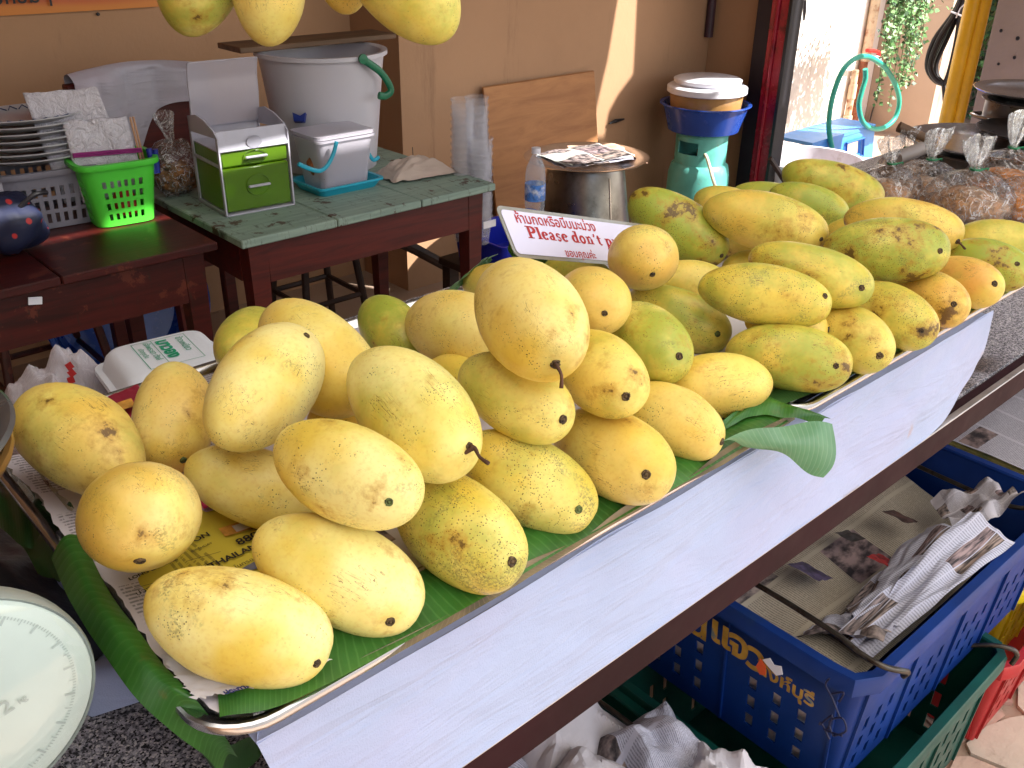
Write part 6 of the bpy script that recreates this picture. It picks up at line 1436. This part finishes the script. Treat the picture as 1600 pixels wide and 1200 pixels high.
st.build('stem', M('creeper_stem', '5A6A3E'), bush)
for b_, m_ in zip(lv[:2], LFM[:2]): b_.build('leaf', m_, bush, kind='stuff')
lv[2].bm.free()
# cable bundle
cbm = M('black_cable', '2A2426', .5, 0, .2); cbl = T('cable_bundle', 'thick bundle of dark cables tied with white string, hanging left of the yellow poles', 'cables', at(1478, 190, 'x', 5.95))
for k in range(7):
    o_ = rp_.uniform(-1, 1); pts = [at(u+o_*s_, v, 'x', 5.95+.02*k) for u, v, s_ in ((1515, -40, 3), (1497, 14, 4), (1470, 62, 12), (1456, 100, 9), (1462, 122, 6), (1478, 130, 4), (1490, 105, 6), (1500, 60, 6), (1506, 10, 4), (1520, -40, 4))]
    b = B(); b.tube(pts, .0145, 7, smooth=5); b.build('cable', cbm, cbl, smooth=True)
b = B(); b.tube([at(u, v, 'x', 5.95) for u, v in ((1474, 126), (1476, 150), (1479, 200))], .014, 7, smooth=4); b.build('cable', cbm, cbl, smooth=True)
b = B(); b.tube([at(u, v, 'x', 5.88) for u, v in ((1486, 18), (1496, 22), (1508, 27))], .006, 5); b.tube([at(u, v, 'x', 5.88) for u, v in ((1494, 28), (1500, 14), (1512, 2))], .004, 5); b.build('string_tie', WHITE_P, cbl)
# yellow poles
YM = M('yellow_enamel', 'E2AE1C', .35, 0, .1, 5, dirt='8A6A2A', ds=12, dlo=.62, dhi=.72)
for (u, r_, l_) in ((1489, .047, 'thick yellow painted steel pole, left one of the pair'), (1507, .030, 'thinner yellow painted steel pole, right one of the pair')):
    p = at(u, 150, 'x', 5.62); b = B(); b.tube([(p.x, p.y, 0), (p.x, p.y, 3.3)], r_, 20); b.build('yellow_pole', YM, smooth=True, label=l_, cat='pole', group='yellow poles by the concrete pillar')

# ================================================================ pots and food bags at the right end of the counter
def pan_(c, r, h, name, label, lid=True):
    t = T(name, label, 'pot', c); b = B(); b.lathe([(.001, 0), (r*.9, 0), (r*.96, .012), (r, h*.5), (r, h-.004), (r+.012, h), (r+.012, h+.003), (r-.004, h)], c, 56); b.build('body', STEEL_D, t, smooth=True)
    for s_ in (-1, 1):
        a = 2.6 if s_ > 0 else -.6
        b = B(); q = Vector(c)+Vector((math.cos(a)*r, math.sin(a)*r, h*.72)); o_ = Vector((math.cos(a), math.sin(a), 0)); s2 = Vector((-math.sin(a), math.cos(a), 0)); b.tube([q+s2*.05, q+o_*.04+s2*.04, q+o_*.04-s2*.04, q-s2*.05], .006, 8, smooth=3); b.build('handle', STEEL, t, smooth=True)
    if lid:
        b = B(); b.lathe([(r+.018, 0), (r+.020, .003), (r*.95, .010), (r*.6, .030), (.03, .042), (.001, .043)], Vector(c)+Vector((0, 0, h+.004)), 56); b.build('lid', STEEL, t, smooth=True)
        b = B(); b.lathe([(.012, 0), (.010, .015), (.022, .022), (.020, .032), (.001, .034)], Vector(c)+Vector((0, 0, h+.046)), 20); b.build('knob', STEEL, t, smooth=True)
    return t
pan_((2.68, 1.02, CZ_+.001), .175, .072, 'cooking_pot', 'large smoky steel pot behind the knotted food bags', False)
b = B(); b.lathe([(.001, .005), (.13, .003), (.18, .008), (.207, .018), (.213, .019), (.211, .015), (.18, .004), (.13, -.002), (.001, 0)], (2.68, 1.02, CZ_+.080), 56); wl = b.build('steel_platter', STEEL, smooth=True, label='wide shallow steel platter covering the large smoky pot', cat='platter')
b = B(); b.lathe([(.001, .004), (.10, .003), (.14, .008), (.165, .016), (.170, .016), (.14, .004), (.001, -.001)], (2.80, .93, CZ_+.106), 48); b.build('steel_platter', STEEL_D, smooth=True, label='smaller dark steel platter overlapping the wide one', cat='platter')
b = B(); a_, c_ = at(1404, 198, 'z', 1.00), at(1462, 222, 'z', .965); b.tube([a_, a_.lerp(c_, .5), c_], [.014, .012, .010], 10); b.build('ladle_handle', WD_HANDLE, smooth=True, label='worn wooden ladle handle lying on the wide steel platter', cat='handle')
pan_((3.06, 1.06, CZ_+.001), .135, .150, 'stock_pot', 'taller shiny steel pot with a wide rim at the right edge', False)
b = B(); b.lathe([(.001, -.002), (.12, -.002), (.15, .010), (.172, .018), (.178, .017), (.172, .012), (.15, .004), (.12, -.008), (.001, -.008)], (3.06, 1.06, CZ_+.166), 56); b.build('steel_basin', STEEL, smooth=True, label='shiny steel basin resting on the taller pot at the right edge', cat='basin')
b = B(); p = at(1420, 243, 'z', .95); b.tube([at(1400, 248, 'z', .95), at(1440, 232, 'z', .96)], .018, 10); b.build('grey_tube', M('grey_tube', '9A8E86', .5), smooth=True, label='short grey tube lying in front of the large smoky pot', cat='tube')
FOODM = M('brown_stewed_food', 'A8784C', .35, 0, .35, 60, dirt='C9A880', ds=70, bump=.5, bs=90, bd=.004); FOODO = M('orange_curry', 'C97A1E', .35, 0, .3, 30)
def food_bag(u, v, zc, r, top, mat, label, seed, lean=0.):
    p = at(u, v, 'z', zc); x, y = p.x, p.y; z0 = CZ_+.001; hh = (zc-z0)*1.9; global b
    t = T('food_bag', label, 'bag', (x, y, z0), 'knotted bags of food'); rg = random.Random(seed)
    b = B(); blob((x, y, z0+hh*.33), r*.90, r*.90, hh*.32, seed, .22); b.build('contents', mat, t, smooth='all')
    b = B(); n1 = 40; rr = []; prof = [(0.02, 0), (.75, .004), (.98, .12), (1.03, .35), (1.0, .58), (.86, .78), (.55, .92), (.20, 1.0), (.10, 1.04), (.18, 1.10), (.36, 1.26), (.50, 1.45), (.56, 1.62)]
    for k, (a, h_) in enumerate(prof):
        rr.append([b.bm.verts.new((x+lean*max(0, h_-.9)*hh+r*a*(1+(.07+.16*(h_ > .75)+.25*(h_ > 1.05))*math.sin(q*2*math.pi/n1*rg.choice((5, 5))+seed)*(1 if h_ > .7 else .3)+.10*nz((q*.5, h_*3, seed)))*math.cos(q*2*math.pi/n1), y+r*a*(1+.1*nz((q*.7, h_*4, seed+3)))*math.sin(q*2*math.pi/n1)*(1 if h_ < 1.05 else .45), z0+hh*h_*(1+.05*nz((q*.8, h_, seed+1))*(h_ > 1.2)))) for q in range(n1)])
    for A, C in zip(rr, rr[1:]):
        for q in range(n1): b.face([A[q], A[(q+1) % n1], C[(q+1) % n1], C[q]])
    b.build('film', CRINK, t, smooth='all', normals=True)
    b = B(); b.tube([(x+lean*.12*hh+r*.13*math.cos(a), y+r*.13*math.sin(a), z0+hh*1.04) for a in [i*math.pi/6 for i in range(12)]], .0028, 6, closed=True)
    b.tube([(x, y-r*.12, z0+hh*1.04), (x+.015, y-r*.2, z0+hh*1.06), (x+.028, y-r*.15, z0+hh*1.0)], .002, 5, smooth=3); b.build('rubber_band', M('green_rubber_band', '127A4C', .4), t)
for a in ((1388, 290, .915, .078, 0, FOODM, 'knotted clear food bag leftmost of the row behind the mangoes', 1, -.3), (1447, 286, .918, .086, 0, FOODM, 'clear food bag with a green band, second from the left', 2, .3),
          (1516, 305, .922, .096, 0, FOODM, 'largest clear food bag of brown food, right behind the ochre mango', 3, -.2), (1572, 275, .930, .090, 0, FOODO, 'tall knotted food bag behind the largest one', 4, .1), (1606, 310, .915, .080, 0, FOODO, 'food bag with orange curry at the right edge of the photo', 5, .2), (1412, 258, .905, .062, 0, FOODM, 'small food bag standing at the back near the cobalt basin', 6, 0)):
    food_bag(*a)
b = B(); a_, c_ = at(1206, 252, 'z', 1.06), at(1236, 298, 'z', 1.0); b.tube([a_+(a_-c_)*.1, c_+(c_-a_)*.3], .0055, 8); b.build('thin_stick', WD_DARK, smooth=True, label='thin dark stick standing at the back edge of the right tray by the red post', cat='stick')
for o in list(sc.objects):
    if o.type == 'MESH' and not o.data.materials: o.data.materials.append(M('plain_grey', '808080'))
